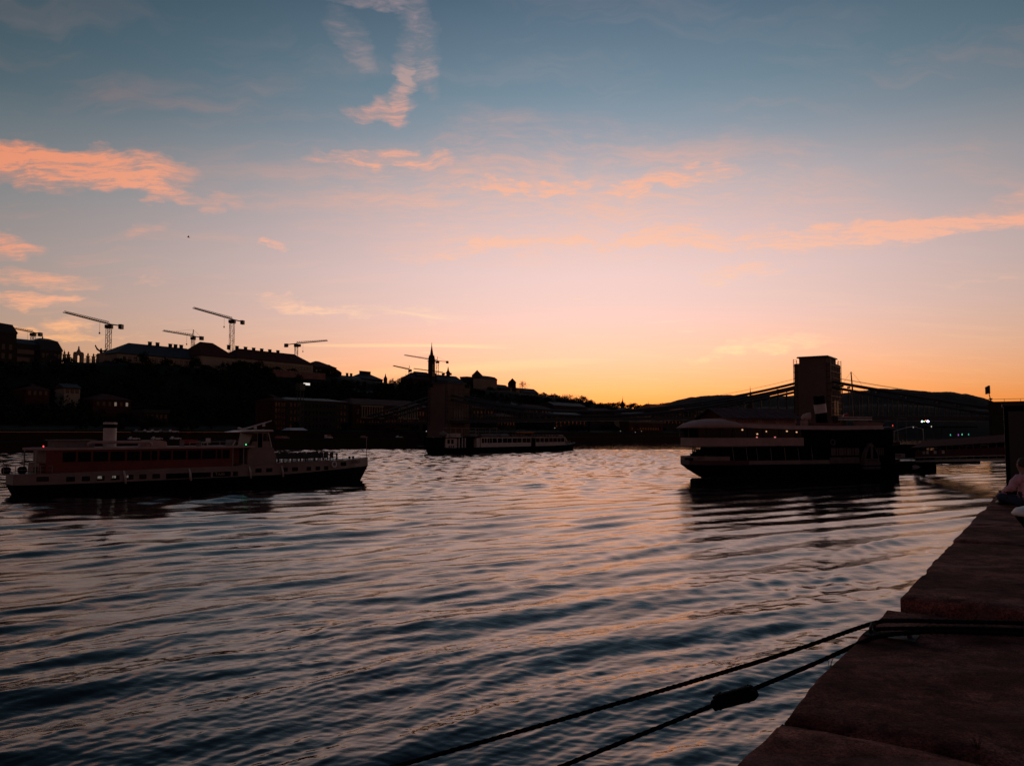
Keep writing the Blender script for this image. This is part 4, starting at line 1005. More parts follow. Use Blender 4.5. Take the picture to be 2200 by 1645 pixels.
# wheelhouse
xw0, xw1 = axy(531, -2.2), axy(586, -2.2)
MB().prism([(xw0, 2.6), (xw1 + .5, 2.6), (xw1 + .4, 3.6), (xw1, 4.7), (xw0 + .6, 4.7), (xw0, 4.6)], -2.4, 2.4).build('deckhouse', M_pale, A)
MB().prism([(xw0 + .5, 4.70), (xw1 + .02, 4.70), (xw1 - .5, 6.62), (xw0 + .9, 6.62)], -1.9, 1.9).build('wheelhouse', M_pale, A)
MB().prism([(xw0 - 1.1, 6.62), (xw1 + .1, 6.70), (xw1 - .1, 6.92), (xw0 + .2, 6.84)], -2.3, 2.3).build('wheelhouse_roof', M_wht, A)
for a_, c_ in ((.24, .42), (.66, .80), (.83, .93)):
    xx0 = xw0 + (xw1 - xw0) * a_; xx1 = xw0 + (xw1 - xw0) * c_
    MB().box(xx0, xx1, -1.93, -1.87, 5.5, 6.45).build('wheelhouse_window', M_sglass, A)
MB().box(xw0 + (xw1 - xw0) * .46, xw0 + (xw1 - xw0) * .62, -1.935, -1.86, 4.75, 6.5).build('wheelhouse_door', M_black, A)
MB().prism([(xw0 + .15, 4.72), (xw0 + .55, 4.72), (xw0 + .95, 6.3), (xw0 + .85, 6.45)], -1.96, -1.91).build('aft_glass', M_sglass, A)
MB().bar((xw1 + .02, -1.92, 4.75), (xw1 - .48, -1.92, 6.6), .10).build('corner_post', M_wht, A)
b = MB().tube([(axy(511, -.6), -.6, 7.12), (axy(520, -.6), -.6, 6.98), (axy(527, -.6), -.6, 7.05), (axy(583, -.6), -.6, 8.05)], [.13, .12, .11, .07], 6).build('folded_mast', M_wht, A)
for px, z in ((548, 7.35), (566, 7.68)): MB().box(axy(px, -.6) - .12, axy(px, -.6) + .12, -.75, -.45, z - .35, z).build('mast_bracket', M_wht, A)
MB().box(xw0 - .2, xw0 + .1, -3.1, -2.8, 5.0, 5.3).build('lamp_box', M_dark, A)
def glow(name, c, s): return mat(name, c, .5, emit=c, estr=s)
MB().lathe([(.03, 5.07), (.065, 5.13), (.03, 5.19)], (ax(529), -3.2), 8).build('green_sidelight', glow('green_glow', (.05, .9, .25), 3.0), A)
MB().lathe([(.03, 5.06), (.075, 5.14), (.03, 5.22)], (ax(97), -2.2), 8).build('red_light', glow('red_glow', (1, .06, .08), 2.2), A)
# bow
MB().box(ax(590), ax(731), -2.2, 2.2, 2.62, 2.74).build('foredeck', M_grey, A)
seg(xb + .3, LA - 5.2, lambda x: ztA(x) + .0, lambda x: ztA(x) + .10, M_pale, 'bulwark_cap', off=.05)
MB().bar((LA - .2, 0, 3.1), (LA - .2, 0, 5.9), .06).build('bow_staff', M_rail, A)
for px in (775, 783): MB().lathe([(.12, 3.05), (.18, 3.3), (.1, 3.38)], (ax(px), -.5), 8).build('bitt', M_black, A)
MB().lathe([(.18, 3.0), (.10, 3.3), (.14, 3.7), (.05, 3.9)], (ax(745), -.8), 8).build('bell_post', M_black, A)
lb = MB(); R_, r_ = .36, .09
for i in range(16):
    for j in range(6):
        a_, c_ = 2 * math.pi * i / 16, 2 * math.pi * j / 6
        lb.v.append(((R_ + r_ * math.cos(c_)) * math.cos(a_), r_ * math.sin(c_), (R_ + r_ * math.cos(c_)) * math.sin(a_)))
for i in range(16):
    for j in range(6): lb.f.append((i * 6 + j, i * 6 + (j + 1) % 6, ((i + 1) % 16) * 6 + (j + 1) % 6, ((i + 1) % 16) * 6 + j))
o = lb.build('lifebuoy', mat('lifebuoy_white', (.8, .75, .7), .5), A, True); o.location = (ax(722), -hwA(ax(722)) - .12, 2.45); o.rotation_euler = (0, 0, .25)
for px in (268, 408, 537, 606):
    x_ = ax(px); MB().tube([(x_ - .15, -hwA(x_) - .16, 2.5), (x_, -hwA(x_) - .16, 1.9), (x_ + .1, -hwA(x_) - .14, 1.1)], [.07, .13, .12], 8).build('fender', M_wht, A, True)
nm = link('name_lettering', text_mesh('name_lettering', 'ATTILA', .62, M_letter), A)
xn = ax(778); yaw = math.atan2(hwA(xn - .8) - hwA(xn + .8), 1.6)
nm.location = (xn, -hwA(xn) - .06, 2.62); nm.rotation_euler = (math.pi / 2, 0, yaw)
tx = link('gallery_lettering', text_mesh('gallery_lettering', 'TAXI', .5, M_wht), A); tx.location = (ax(476), -HB + .45, 1.72); tx.rotation_euler = (math.pi / 2, 0, 0)
rail_part(A, [(ax(14) + i * 1.0, -hwA(ax(14) + i * 1.0) + .1, ztA(2)) for i in range(5)], .8)
MB().bar((.3, 0, 2.3), (-1.0, 0, 4.0), .07).build('ensign_staff', M_rail, A)
for i in range(3): MB().lathe([(.3, 2.4), (.42, 2.6), (.42, 2.95), (.25, 3.1)], (ax(22) + i * 1.4, -1.2), 10).build('deck_drum', M_black, A)
# chairs on the foredeck
M_chair = mat('chair_wood', (.035, .028, .024), .7)
def make_chair():
    c = empty('deck_chair', (0, 0, 0), 0)
    MB().box(-.24, .24, -.22, .22, .42, .46).build('seat', M_chair, c)
    MB().prism([(-.24, .46), (.24, .46), (.26, .95), (.15, 1.10), (-.15, 1.10), (-.26, .95)], .19, .24).build('backrest', M_chair, c)
    for sx_ in (-.21, .21):
        for sy_ in (-.2, .2): MB().box(sx_ - .025, sx_ + .025, sy_ - .025, sy_ + .025, 0, .42).build('leg', M_chair, c)
    return c
ch0 = make_chair(); n_ch = 0
Rz = Matrix.Rotation(math.atan2(hd.y, hd.x), 4, 'Z')
for row, y in ((0, -1.95), (1, -.7)):
    for i in range(14):
        px = 596 + i * 9.6
        c = ch0 if n_ch == 0 else copy_tree(ch0); n_ch += 1
        w_ = orgA + Rz.to_3x3() @ Vector((ax(px) + rng.normal(0, .05), y, 2.745))
        c.location = w_; c.rotation_euler = (0, 0, math.atan2(hd.y, hd.x) + math.pi * (.98 + .1 * rng.normal())); c.scale = (1.1, 1.1, 1.2)
        tag(c, 'dark deck chair in the row along the rail of the open bow deck' if row == 0 else 'dark deck chair in the far row on the open bow deck', 'chair', 'chairs on the open bow deck')
# stairs, and the boat's wake follow from its shape; the small white boat rail
rail_part(A, [(ax(592) + i * 1.1, -hwA(ax(592) + i * 1.1) + .08, ztA(ax(592) + i * 1.1) + .1) for i in range(10)], .75, .02, M_dark)

# --- the middle boat
sB = on_level(952, 975); eB = on_level(1236, 966)
sB0 = sB + Vector((-.73, .68, 0)) * 4.2
hb_ = (eB - sB0); hb_.z = 0; LB_ = hb_.length; hb_.normalize(); sb_ = Vector((-hb_.y, hb_.x, 0))
W2 = 4.2
B2 = empty('cruise_boat', sB0, math.atan2(hb_.y, hb_.x), 'long low cruise boat with windowed white cabin under way in mid river', 'boat')
sideB = sB0 - sb_ * W2 + Vector((0, 0, 3))
def bx(px): return run_to(sideB, px, hb_)
def hwB(x): return prof(x, [(-2, 2.2), (0, 3.0), (5, W2), (LB_ - 9, W2), (LB_ - 4, 2.8), (LB_, .2)])
XB = [-2, 0, 5, 15, 30, LB_ - 20, LB_ - 9, LB_ - 4, LB_ - 1.5, LB_]
hull([(x + (1.6 if x < 0 else 0) - 2.2 * (max(x, 0) / LB_) ** 9, x, hwB(x) * .8, hwB(x), -1, prof(x, [(-2, 2.1), (5, 1.8), (LB_ - 12, 1.9), (LB_, 2.9)])) for x in XB]).build('hull', M_black, B2)
c0, c1 = bx(1035), bx(1216)
MB().box(c0, c1, -W2 + .35, W2 - .35, 1.5, 5.2).build('cabin', M_wht, B2)
MB().box(c0 - 1, c1 + .5, -W2 + .1, W2 - .1, 5.2, 5.42).build('cabin_roof', M_black, B2)
edges = [(1037, 1041.5), (1043, 1047), (1049, 1053), (1054, 1058.5), (1060, 1069), (1071, 1080), (1082, 1091), (1092, 1101), (1103, 1112), (1113, 1122), (1124, 1132), (1133, 1141.5), (1153, 1161), (1162.5, 1170), (1171.5, 1180), (1181.5, 1189), (1190, 1198), (1199.5, 1206), (1207, 1214)]
for a_, c_ in edges: MB().box(bx(a_), bx(c_), -W2 + .30, -W2 + .36, 3.25, 4.75).build('cabin_window', M_sglass, B2)
MB().box(bx(1143), bx(1152), -W2 + .29, -W2 + .37, 1.85, 4.8).build('cabin_door', M_black, B2)
MB().box(bx(1027), bx(1034), -W2 + .6, W2 - .6, 1.8, 4.9).build('fore_screen', M_wht, B2)
MB().box(bx(963), bx(988), -3, 3, 1.7, 4.9).build('aft_house', M_wht, B2)
for a_, c_ in ((967, 972), (975, 980)): MB().box(bx(a_), bx(c_), -3.05, -2.95, 3.1, 4.4).build('aft_window', M_sglass, B2)
for a_, c_ in ((970, 972), (974, 976), (979, 981)): MB().box(bx(a_), bx(c_), -3.05, -2.95, 1.9, 2.6).build('aft_vent', M_sglass, B2)
for px in (990, 997, 1003): MB().bar((bx(px), -3.4, 1.8), (bx(px), -3.4, 5.0), .35).build('gallery_post', M_wht, B2)
MB().box(bx(936), bx(1030), -3.6, 3.6, 4.95, 5.15).build('aft_roof', M_black, B2)
MB().box(bx(945), bx(1025), -2.6, 3, 1.7, 4.94).build('gallery_bulkhead', M_black, B2)
MB().lathe([(.2, 5.15), (1.1, 5.5), (1.35, 6.1), (1.1, 6.7), (.35, 7.0), (.2, 7.3)], (bx(965), -1.5), 12).build('radar_dome', M_grey, B2, True)
MB().box(bx(985), bx(1076), -2.8, 2.8, 8.0, 8.12).build('awning', M_canv, B2)
for px in (987, 1000, 1030, 1060, 1075):
    for y in (-2.6, 2.6): MB().bar((bx(px), y, 5.1), (bx(px), y, 8.0), .12).build('awning_pole', M_rail, B2)
for px in (975, 985): MB().bar((bx(px), 0, 5.1), (bx(px), 0, 9.4), .14).build('mast', M_dark, B2)
MB().bar((bx(971), 0, 9.0), (bx(982), 0, 9.0), .12).build('mast_yard', M_dark, B2)
MB().box(bx(987), bx(1000), -2, 2, 5.16, 6.4).build('wheelhouse', M_wht, B2)
for a_, c_ in ((1021, 1039), (1045, 1077), (1087, 1106)): MB().frustum((bx(a_), bx(c_), -2.2, 2.2), 5.43, (bx(a_) + .6, bx(c_) - .6, -1.4, 1.4), 6.3).build('skylight', M_grey, B2)
for i in range(17):
    px = 1109 + i * 5.9
    if 1134 < px < 1150: continue
    MB().box(bx(px), bx(px) + .55, -2.6, -2.1, 5.43, 6.0).build('deck_seat', M_grey, B2)
MB().box(bx(1206), bx(1215), -3.2, 3.2, 5.43, 5.75).build('bow_hatch', M_wht, B2)
MB().tube([(c1 + .3, -2.2, 5.2), (bx(1224), -1.9, 4.7), (bx(1229), -1.5, 3.9), (bx(1232), -1.2, 3.0)], .22, 6).build('bow_arch', M_wht, B2)
MB().tube([(c1 + .3, 2.2, 5.2), (bx(1224), 1.9, 4.7), (bx(1229), 1.5, 3.9), (bx(1232), 1.2, 3.0)], .22, 6).build('bow_arch', M_wht, B2)
rail_part(B2, [(bx(1218) + i * 1.6, -hwB(bx(1218) + i * 1.6) * .9, 2.5) for i in range(3)], .9, .06)
MB().box(bx(927) - 1, bx(936), -2.4, 2.4, 2.1, 2.5).build('stern_platform', M_black, B2)

# ------------------------------------------------------------------ the moored paddle steamer
sS = on_level(1524, 1034); eS = at(1893, 0, 112); eS.z = 0
hs_ = (eS - sS); hs_.z = 0; LS = hs_.length; hs_.normalize(); ss_ = Vector((-hs_.y, hs_.x, 0))
angS = math.atan2(hs_.y, hs_.x)
WS = 4.0
M_pad = mat('paddle_paint', (.15, .10, .09), .6, var=.4, vscale=1.5)
S = empty('paddle_steamer', sS + ss_ * WS, angS, 'moored paddle steamer with canvas canopy, tall funnel and arched paddle box', 'boat')
sideS = sS + Vector((0, 0, 4.5))
def px_s(px): return run_to(sideS, px, hs_)
def px_y(px, y): return run_to(sideS + ss_ * (WS + y) + Vector((0, 0, 4)), px, hs_)
def zs(px, py):            # height over the water of a point on the near side of the steamer
    x = px_s(px); p = sideS + hs_ * x
    return at(px, py, p.y).z
xA = px_s(1471) + 2.0; xE = LS + 1.2
def hwS(x): return prof(x, [(xA, 1.3), (xA + .8, 2.4), (xA + 2.2, 3.4), (xA + 4.5, WS), (LS - 2, WS), (LS + 1.2, 3.4)])
def zlo(x): return prof(x, [(xA, 1.95), (xA + 3.9, -.05), (xA + 5.2, -.8), (xE, -.8)])
XS = [xA, xA + .8, xA + 1.6, xA + 2.2, xA + 3, xA + 3.9, xA + 5.2, xA + 7, 11, 18, 24, LS - 4, xE]
hull([(x, x, hwS(x) * (.9 if x > xA + 4 else .5), hwS(x), zlo(x), 2.15) for x in XS]).build('hull', M_black, S)
hull([(x, x, hwS(x) + .02, hwS(x) + .04, 2.153, 2.75) for x in XS]).build('sheer_strake', mat('dark_red_paint', (.09, .028, .030), .5, var=.3), S)
hull([(x, x, hwS(x) + .02, hwS(x) + .02, 2.753, 3.32) for x in [xA, xA + .8, xA + 2.2, xA + 4.5, px_s(1568)]]).build('bulwark', M_pale, S)
b = MB(); x0_, x1_ = px_s(1608), px_s(1781)
MB().box(x0_, x1_, -WS - .08, -WS + .1, 2.2, 2.72).build('side_panel', M_pale, S)
reg = link('registration', text_mesh('registration', 'H-10197-90', .55, M_letter), S)
xr = px_s(1509) + .6; reg.location = (xr, -hwS(xr) - .10, 3.02); reg.rotation_euler = (math.pi / 2, 0, -.18)
# lower deck: dark cabin, aft stair and posts
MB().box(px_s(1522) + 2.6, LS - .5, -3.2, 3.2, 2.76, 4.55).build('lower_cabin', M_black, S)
for i in range(5): MB().box(px_s(1500) + i * .42, px_s(1500) + i * .42 + .45, -1.8, 0, 2.76, 3.1 + i * .28).build('stair_step', M_black, S)
for px in (0, .75, 1.0, 1.5, 2.6): MB().bar((xA + .35 + px, -hwS(xA + .35 + px) + .12, 3.3), (xA + .35 + px * 1.08, -hwS(xA + .35 + px) + .12, 4.6), .09).build('deck_post', M_black, S)
for px, qx in ((1505, 1509), (1507, 1512), (1510, 1513)): MB().bar((px_s(px), -1.5, 3.4), (px_s(qx), -1.5, 4.6), .08).build('stair_rail', M_black, S)
for px in (1579, 1608, 1630, 1660, 1690, 1719, 1748): MB().bar((px_s(px) - .1, -WS + .12, 2.76), (px_s(px) - .3, -WS + .12, 4.55), .05).build('window_post', M_rail, S)
for i in range(8):
    px = 1613 + i * 19
    if px < 1760: MB().box(px_s(px) + .05, px_s(px + 17), -3.26, -3.19, 2.95, 4.4).build('lower_window', M_sglass, S)
# upper deck slab, parapet, dark glazed saloon
hull([(x, x, hwS(max(x, xA + .6)) + .15, hwS(max(x, xA + .6)) + .3, 4.56, 4.72) for x in [xA - .4, xA + .8, xA + 2.2, xA + 4.5, px_s(1607)]]).build('upper_deck', M_grey, S)
MB().box(px_s(1607), xE - 1.0, -WS - .1, WS + .1, 4.56, 4.70).build('upper_deck', M_black, S)
par0 = [xA + .25, xA + .8, xA + 2.2, xA + 4.5, px_s(1727)]
hull([(x, x, hwS(x) + .04, hwS(x) + .04, 4.725, 5.85) for x in par0]).build('parapet', M_canv, S)
hull([(x, x, hwS(x) - .35, hwS(x) - .35, 5.86, 7.2) for x in [xA + 1.0, xA + 2.2, xA + 4.5, px_s(1727)]]).build('glazed_saloon', M_sglass, S)
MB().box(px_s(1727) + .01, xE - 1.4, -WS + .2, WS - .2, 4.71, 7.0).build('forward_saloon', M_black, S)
for px in (1480, 1500, 1525, 1552, 1580, 1612, 1645, 1680, 1715):
    x_ = px_s(px); MB().bar((x_, -hwS(x_) - .0, 5.85), (x_, -hwS(x_) - .0, 7.25), .09).build('canopy_post', M_dark, S)
# canopies
b = MB(); sec = []
xs_ = np.linspace(px_s(1463) + 1.9, px_s(1612), 12)
k = len(b.v); nn = 9
for i, x in enumerate(xs_):
    f = i / 11; hgt = .12 + 1.15 * math.sin(math.pi * min(1, f * 1.0) * .96) ** .7
    w = min(hwS(max(x, xA)) + .35, WS + .35) * (1 if i else .75)
    for j in range(nn):
        a = math.pi * j / (nn - 1); b.v.append((x, -w * math.cos(a), 7.2 + hgt * math.sin(a) ** .6))
for i in range(11):
    for j in range(nn - 1): b.f.append((k + i * nn + j, k + (i + 1) * nn + j, k + (i + 1) * nn + j + 1, k + i * nn + j + 1))
b.f.append(tuple(k + j for j in range(nn))); b.f.append(tuple(k + 11 * nn + j for j in range(nn - 1, -1, -1)))
for i in range(11): b.f.append((k + i * nn, k + i * nn + nn - 1, k + (i + 1) * nn + nn - 1, k + (i + 1) * nn))
b.build('stern_canopy', M_canv, S, True)
hull([(x, x, WS + .3, WS + .1, z, z + .55) for x, z in ((px_s(1600), 7.22), (px_s(1700), 7.0), (px_s(1800), 6.95), (px_s(1897), 7.05))]).build('long_canopy', M_canv, S)
# funnel, cowls, mast, boat on the roof
xf = px_y(1763, 0); zb_ = 7.4
def zf(py): return at(1763, py, (sideS + hs_ * xf).y + 2).z
fb = MB().tube([(xf + .25, 0, zb_), (xf + .1, 0, zf(886))], .82, 16).build('funnel', M_black, S, False)
MB().tube([(xf + .1, 0, zf(886) + .002), (xf - .1, 0, zf(867))], .84, 16).build('funnel_band', M_wht, fb)
MB().tube([(xf - .1, 0, zf(867) + .002), (xf - .2, 0, zf(849))], [.84, .80], 16).build('funnel_top', M_black, fb)
for px, r, y in ((1727, .5, -1.0), (1735, .66, -1.6), (1816, .6, -1.2)):
    x_ = px_y(px - 4, y)
    MB().tube([(x_, y, 7.4), (x_, y, 8.25), (x_ + .1, y, 8.6), (x_ + .35, y - .1, 8.85), (x_ + .6, y - .2, 8.85)], [r * .5, r * .5, r * .6, r * .85, r], 12).build('ventilator_cowl', M_redp if px > 1800 else M_canv, S, True)
MB().box(px_y(1745, -2), px_y(1805, -2), -2.2, 2.0, 7.4, 7.95).build('skylight', mat('skylight_red', (.12, .035, .035), .6, var=.3), S)
xm_ = px_y(1838, 0)
ms = MB().tube([(xm_, 0, 7.4), (xm_ - .25, 0, 11), (xm_ - .55, 0, at(1829, 798, (sideS + hs_ * xm_).y + 3).z)], [.16, .14, .09], 6).build('mast', M_dark, S)
zy = at(1830, 829, (sideS + hs_ * xm_).y + 3).z
MB().bar((xm_ - 1.0, -.6, zy), (xm_ + .7, .4, zy), .07).build('mast_yard', M_dark, ms)
for dx in (-4.5, 4.5): MB().tube([(xm_ - .5, 0, zy + 2.2), (xm_ - .4 + dx * .3, 0, zy + .7), (xm_ + dx, 0, 8.0)], .018, 3).build('stay_wire', M_dark, ms)
for z, w in ((8.72, .12), (8.35, .2)): MB().box(px_y(1812, -2.4), px_y(1872, -2.4), -2.6, -1.2, z, z + w).build('raft_rack', M_wht, S)
for px in (1814, 1840, 1869): MB().box(px_y(px, -2), px_y(px, -2) + .12, -2.2, -1.5, 7.5, 8.72).build('rack_post', M_dark, S)
xl0, xl1 = px_y(1838, -3), px_y(1896, -3)
hull([(xl0, xl0 - .2, .2, .35, 7.52, 8.1), (xl0 + .8, xl0 + .6, .6, .8, 7.52, 8.15), (xl1 - .8, xl1 - .6, .6, .8, 7.52, 8.0), (xl1, xl1 + .2, .15, .3, 7.6, 7.95)]).build('lifeboat', M_pale, S).location = (0, -2.9, .02)
# paddle box with pointed arch
xb0, xb1 = px_s(1849), px_s(1881); xc = (xb0 + xb1) / 2; w_ = (xb1 - xb0) / 2
def arch(w, h, z0, n=7):
    R = []
    for i in range(n + 1): t = i / n; R.append((xc - w * (1 - t ** 1.6), z0 + h * (t ** .75)))
    return R + [(2 * xc - p[0], p[1]) for p in R[-2::-1]]
MB().prism(arch(w_, 2.65, 2.45) , -WS - .75, -WS).build('paddle_box', M_pad, S)
for sgn in (-1, 1):
    pts = [(xc + sgn * .22, 2.9), (xc + sgn * w_ * .80, 2.9), (xc + sgn * w_ * .62, 3.7), (xc + sgn * w_ * .30, 4.55), (xc + sgn * .22, 4.6)]
    MB().prism(pts, -WS - .80, -WS - .7).build('arch_opening', M_black, S)
MB().box(xb0 - .1, xb1 + .1, -WS - .85, -WS, 1.95, 2.44).build('paddle_sill', M_pad, S)
MB().box(xb0 + .1, xb1 + .2, -WS - .7, -WS, 1.4, 1.75).build('paddle_step', M_pad, S)
plq = link('paddle_lettering', text_mesh('paddle_lettering', 'KOSSUTH', .32, M_letter), S); plq.location = (xc, -WS - .78, 2.66); plq.rotation_euler = (math.pi / 2, 0, 0)
for i in range(11):
    px = 1786 + i * 5.6
    MB().box(px_s(px), px_s(px + (3.6 if i % 3 else 5)), -WS - .02, -WS + .1, 3.35, 4.4).build('shutter', M_pad, S)
for i in range(4): MB().box(px_s(1884 + i * 4), px_s(1886 + i * 4), -WS - .02, -WS + .1, 3.35, 4.4).build('shutter', M_pad, S)
MB().box(px_s(1782), px_s(1845), -WS - .1, -WS + .1, 2.25, 3.1).build('side_panel', M_pad, S)
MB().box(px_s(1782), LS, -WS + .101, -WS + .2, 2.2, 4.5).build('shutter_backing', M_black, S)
lbm = bpy.data.meshes['lifebuoy'].copy(); lbm.materials.clear(); lbm.materials.append(M_pad); o = link('lifebuoy', lbm, S); o.location = (px_s(1789), -WS - .05, 5.2)
# lamps burning inside
M_warm = mat('warm_lamp', (.9, .6, .4), .5, emit=(1, .55, .30), estr=.8); M_pinkl = mat('pink_lamp', (.9, .4, .4), .5, emit=(1, .30, .28), estr=.6)
lampm = MB().lathe([(.04, -.09), (.12, -.04), (.12, .04), (.04, .09)], (0, 0), 8).mesh('cabin_lamp', M_warm); lampp = lampm.copy(); lampp.materials.clear(); lampp.materials.append(M_pinkl)
for px, py, m in ((1598, 923, lampm), (1649, 926.5, lampm), (1630, 932, lampm), (1694, 926, lampm), (1715, 928, lampm), (1629, 939, lampp), (1668, 939, lampp), (1486, 924, None), (1552, 927, None), (1587, 930, None)):
    if m is None: continue
    x_ = px_s(px); link('cabin_lamp', m, S, (x_, -hwS(x_) + .28, zs(px, py)))
# log pontoon under the stern
pf = on_level(1494, 1041)
PF = empty('mooring_float', pf + ss_ * .6, angS, 'low black float under the stern of the paddle steamer', 'pontoon')
MB().prism([(0, -.3), (.0, .55), (.25, .78), (14, .78), (14, -.3)], -.7, .8).build('float', M_black, PF)
MB().lathe([(.1, .78), (.13, 1.0), (.08, 1.05)], (1.5, 0), 8).build('bollard', M_black, PF); MB().box(2.5, 3.3, -.3, .3, .78, .95).build('cleat', M_black, PF)

# --- the floating restaurant behind the steamer
oR = at(1560, 915, 116); oR.z = 0
R = empty('floating_restaurant', oR, angS, 'floating restaurant with gabled plank roof and lettered wall behind the steamer', 'houseboat')
sideR = oR + Vector((0, 0, 8.5))
def rx(px): return run_to(sideR, px, hs_)
def zR(px, py): p = sideR + hs_ * rx(px); return at(px, py, p.y).z
LR = rx(1708); ze_ = zR(1575, 897)
MB().box(4, LR + 2, 2, 8, -.6, 1.4).build('pontoon', M_black, R)
MB().box(0, LR, 0, 8, 1.4, ze_).build('house', M_canv, R)
zr_ = zR(1553, 879) + .3
b = MB(); over = .8
n = 14
for i in range(n):
    xa_, xb_ = -over + (LR + 2 * over) * i / n, -over + (LR + 2 * over) * (i + 1) / n - .05
    j = .03 * ((i * 7) % 3)
    MB().add([(xa_, -1.0, ze_ - .1 + j), (xb_, -1.0, ze_ - .1 + j), (xb_, 4, zr_ + j), (xa_, 4, zr_ + j), (xa_, -1.0, ze_ - .2 + j), (xb_, -1.0, ze_ - .2 + j), (xb_, 4, zr_ - .1 + j), (xa_, 4, zr_ - .1 + j)], [(0, 1, 2, 3), (7, 6, 5, 4), (0, 4, 5, 1), (1, 5, 6, 2), (2, 6, 7, 3), (3, 7, 4, 0)]).build('roof_panel', mat('roof_sheet', (.11, .06, .055), .9, var=.4, vscale=.6) if i == 0 else bpy.data.materials['roof_sheet'], R)
MB().add([(-over, 4.01, zr_), (LR + over, 4.01, zr_), (LR + over, 9, ze_ - .1), (-over, 9, ze_ - .1), (-over, 4.01, zr_ - .12), (LR + over, 4.01, zr_ - .12), (LR + over, 9, ze_ - .22), (-over, 9, ze_ - .22)], [(0, 1, 2, 3), (7, 6, 5, 4), (0, 4, 5, 1), (1, 5, 6, 2), (2, 6, 7, 3), (3, 7, 4, 0)]).build('roof_back', bpy.data.materials['roof_sheet'], R)
MB().prism([(0, ze_), (8, ze_), (4, zr_ - .15)], 0, .15).build('gable', M_tile, R).rotation_euler = (0, 0, math.pi / 2)
sg = link('sign_lettering', text_mesh('sign_lettering', 'RESTAURANT \u2022 TERRASZ \u2022 \u00c9TTEREM', .82, mat('sign_brown', (.16, .05, .045), .7)), R)
sg.location = ((rx(1592) + rx(1694)) / 2, -.04, (zR(1640, 902) + zR(1640, 908)) / 2); sg.rotation_euler = (math.pi / 2, 0, 0)
wl_ = sg.dimensions.x if sg.dimensions.x > 0 else 10; sg.scale = ((rx(1694) - rx(1592)) / 9.4 * .86, 1.0, 1)
MB().box(LR, LR + .14, -.1, 0, 5, ze_).build('corner_post', M_wht, R); MB().bar((LR + 1, -.5, 5), (LR + 1, -.5, ze_), .1).build('roof_post', M_rail, R)

# --- gangway, landing pontoon and event barge on the right
pL = at(1972, 988, 128); pR = at(2215, 984, 93)
gl = (pR - pL); lenG = Vector((gl.x, gl.y, 0)).length; angG = math.atan2(gl.y, gl.x)
M_gred = mat('gangway_red', (.085, .022, .022), .95, var=.3, vscale=.7)
G = empty('gangway', pL, angG, 'covered gangway with dull red roof climbing from the pontoon to the quay', 'gangway')
rise = gl.z / lenG
def gbar(x0, x1, y0, y1, z0, z1, name, m):
    b = MB().add([(x0, y0, z0 + rise * x0), (x1, y0, z0 + rise * x1), (x1, y1, z0 + rise * x1), (x0, y1, z0 + rise * x0), (x0, y0, z1 + rise * x0), (x1, y0, z1 + rise * x1), (x1, y1, z1 + rise * x1), (x0, y1, z1 + rise * x0)],
                 [(0, 3, 2, 1), (4, 5, 6, 7), (0, 1, 5, 4), (1, 2, 6, 5), (2, 3, 7, 6), (3, 0, 4, 7)])
    return b.build(name, m, G)
gbar(-1, lenG, -.1, 3.2, -.15, .05, 'floor', M_dark); gbar(-1, lenG, -.12, .05, .35, .47, 'kick_rail', M_canv); gbar(-1, lenG, -.12, .05, -.3, -.16, 'bottom_chord', M_canv)
gbar(-1, lenG, -.1, .08, .5, 1.5, 'side_panel', M_gred); gbar(-1, lenG, 3.1, 3.2, .06, 2.0, 'far_side_wall', M_black)
zr0 = 2.05
b = MB().add([(-1.5, -.6, zr0 - rise * 1.5), (lenG, -.6, zr0 + rise * lenG), (lenG, 1.6, zr0 + 1.15 + rise * lenG), (-1.5, 1.6, zr0 + 1.15 - rise * 1.5), (-1.5, 3.8, zr0 - rise * 1.5), (lenG, 3.8, zr0 + rise * lenG)], [(0, 1, 2, 3), (3, 2, 5, 4), (0, 3, 4), (1, 5, 2)])
b.build('roof', M_gred, G)
for i in range(16):
    x_ = lenG * (i + .2) / 16; MB().bar((x_, 0, rise * x_ - .15), (x_, 0, rise * x_ + zr0), .11).build('post', M_dark, G)
for i in range(10):
    x_ = 1 + i * 1.5
    if i in (1, 2, 4, 6): MB().box(x_, x_ + 1.0, -.16, -.11, rise * x_ + .95, rise * x_ + 1.4).build('notice', M_pale, G)
for i in range(3): MB().box(lenG * .80 + i * 1.1, lenG * .80 + i * 1.1 + .7, 1.2, 1.3, rise * lenG * .8 + 1.2, rise * lenG * .8 + 1.95).build('lit_pane', M_litwin, G)
pp = on_level(2012, 1012)
PNT = empty('landing_pontoon', pp, angS + .0, 'black landing pontoon with white painted mark under the foot of the gangway', 'pontoon')
MB().box(-11, 0, 0, 7, -.5, 1.65).build('hull', M_black, PNT)
MB().box(-11.1, .1, -.12, 7.1, 1.66, 1.8).build('deck_edge', M_dark, PNT)
MB().box(-9, -4.5, -.05, .2, 2.1, 2.25).build('rail', M_wht, PNT)
for x_ in (-8.5, -5): MB().bar((x_, .08, 1.8), (x_, .08, 2.1), .08).build('rail_post', M_dark, PNT)
mk = MB()
mk.prism([(-5.0, .95), (-4.4, 1.15), (-4.0, 1.1), (-3.2, .75), (-3.9, .45), (-5.1, .4), (-4.7, .55)], -.02, .01); o = mk.build('painted_mark', M_wht, PNT); o.location = (0, -.02, 0)
for x_ in (-2.5, -1.5): MB().lathe([(.45, 1.8), (.55, 2.3), (.5, 2.9), (.3, 3.1)], (x_, 1.2), 10).build('rubber_fender', M_black, PNT)
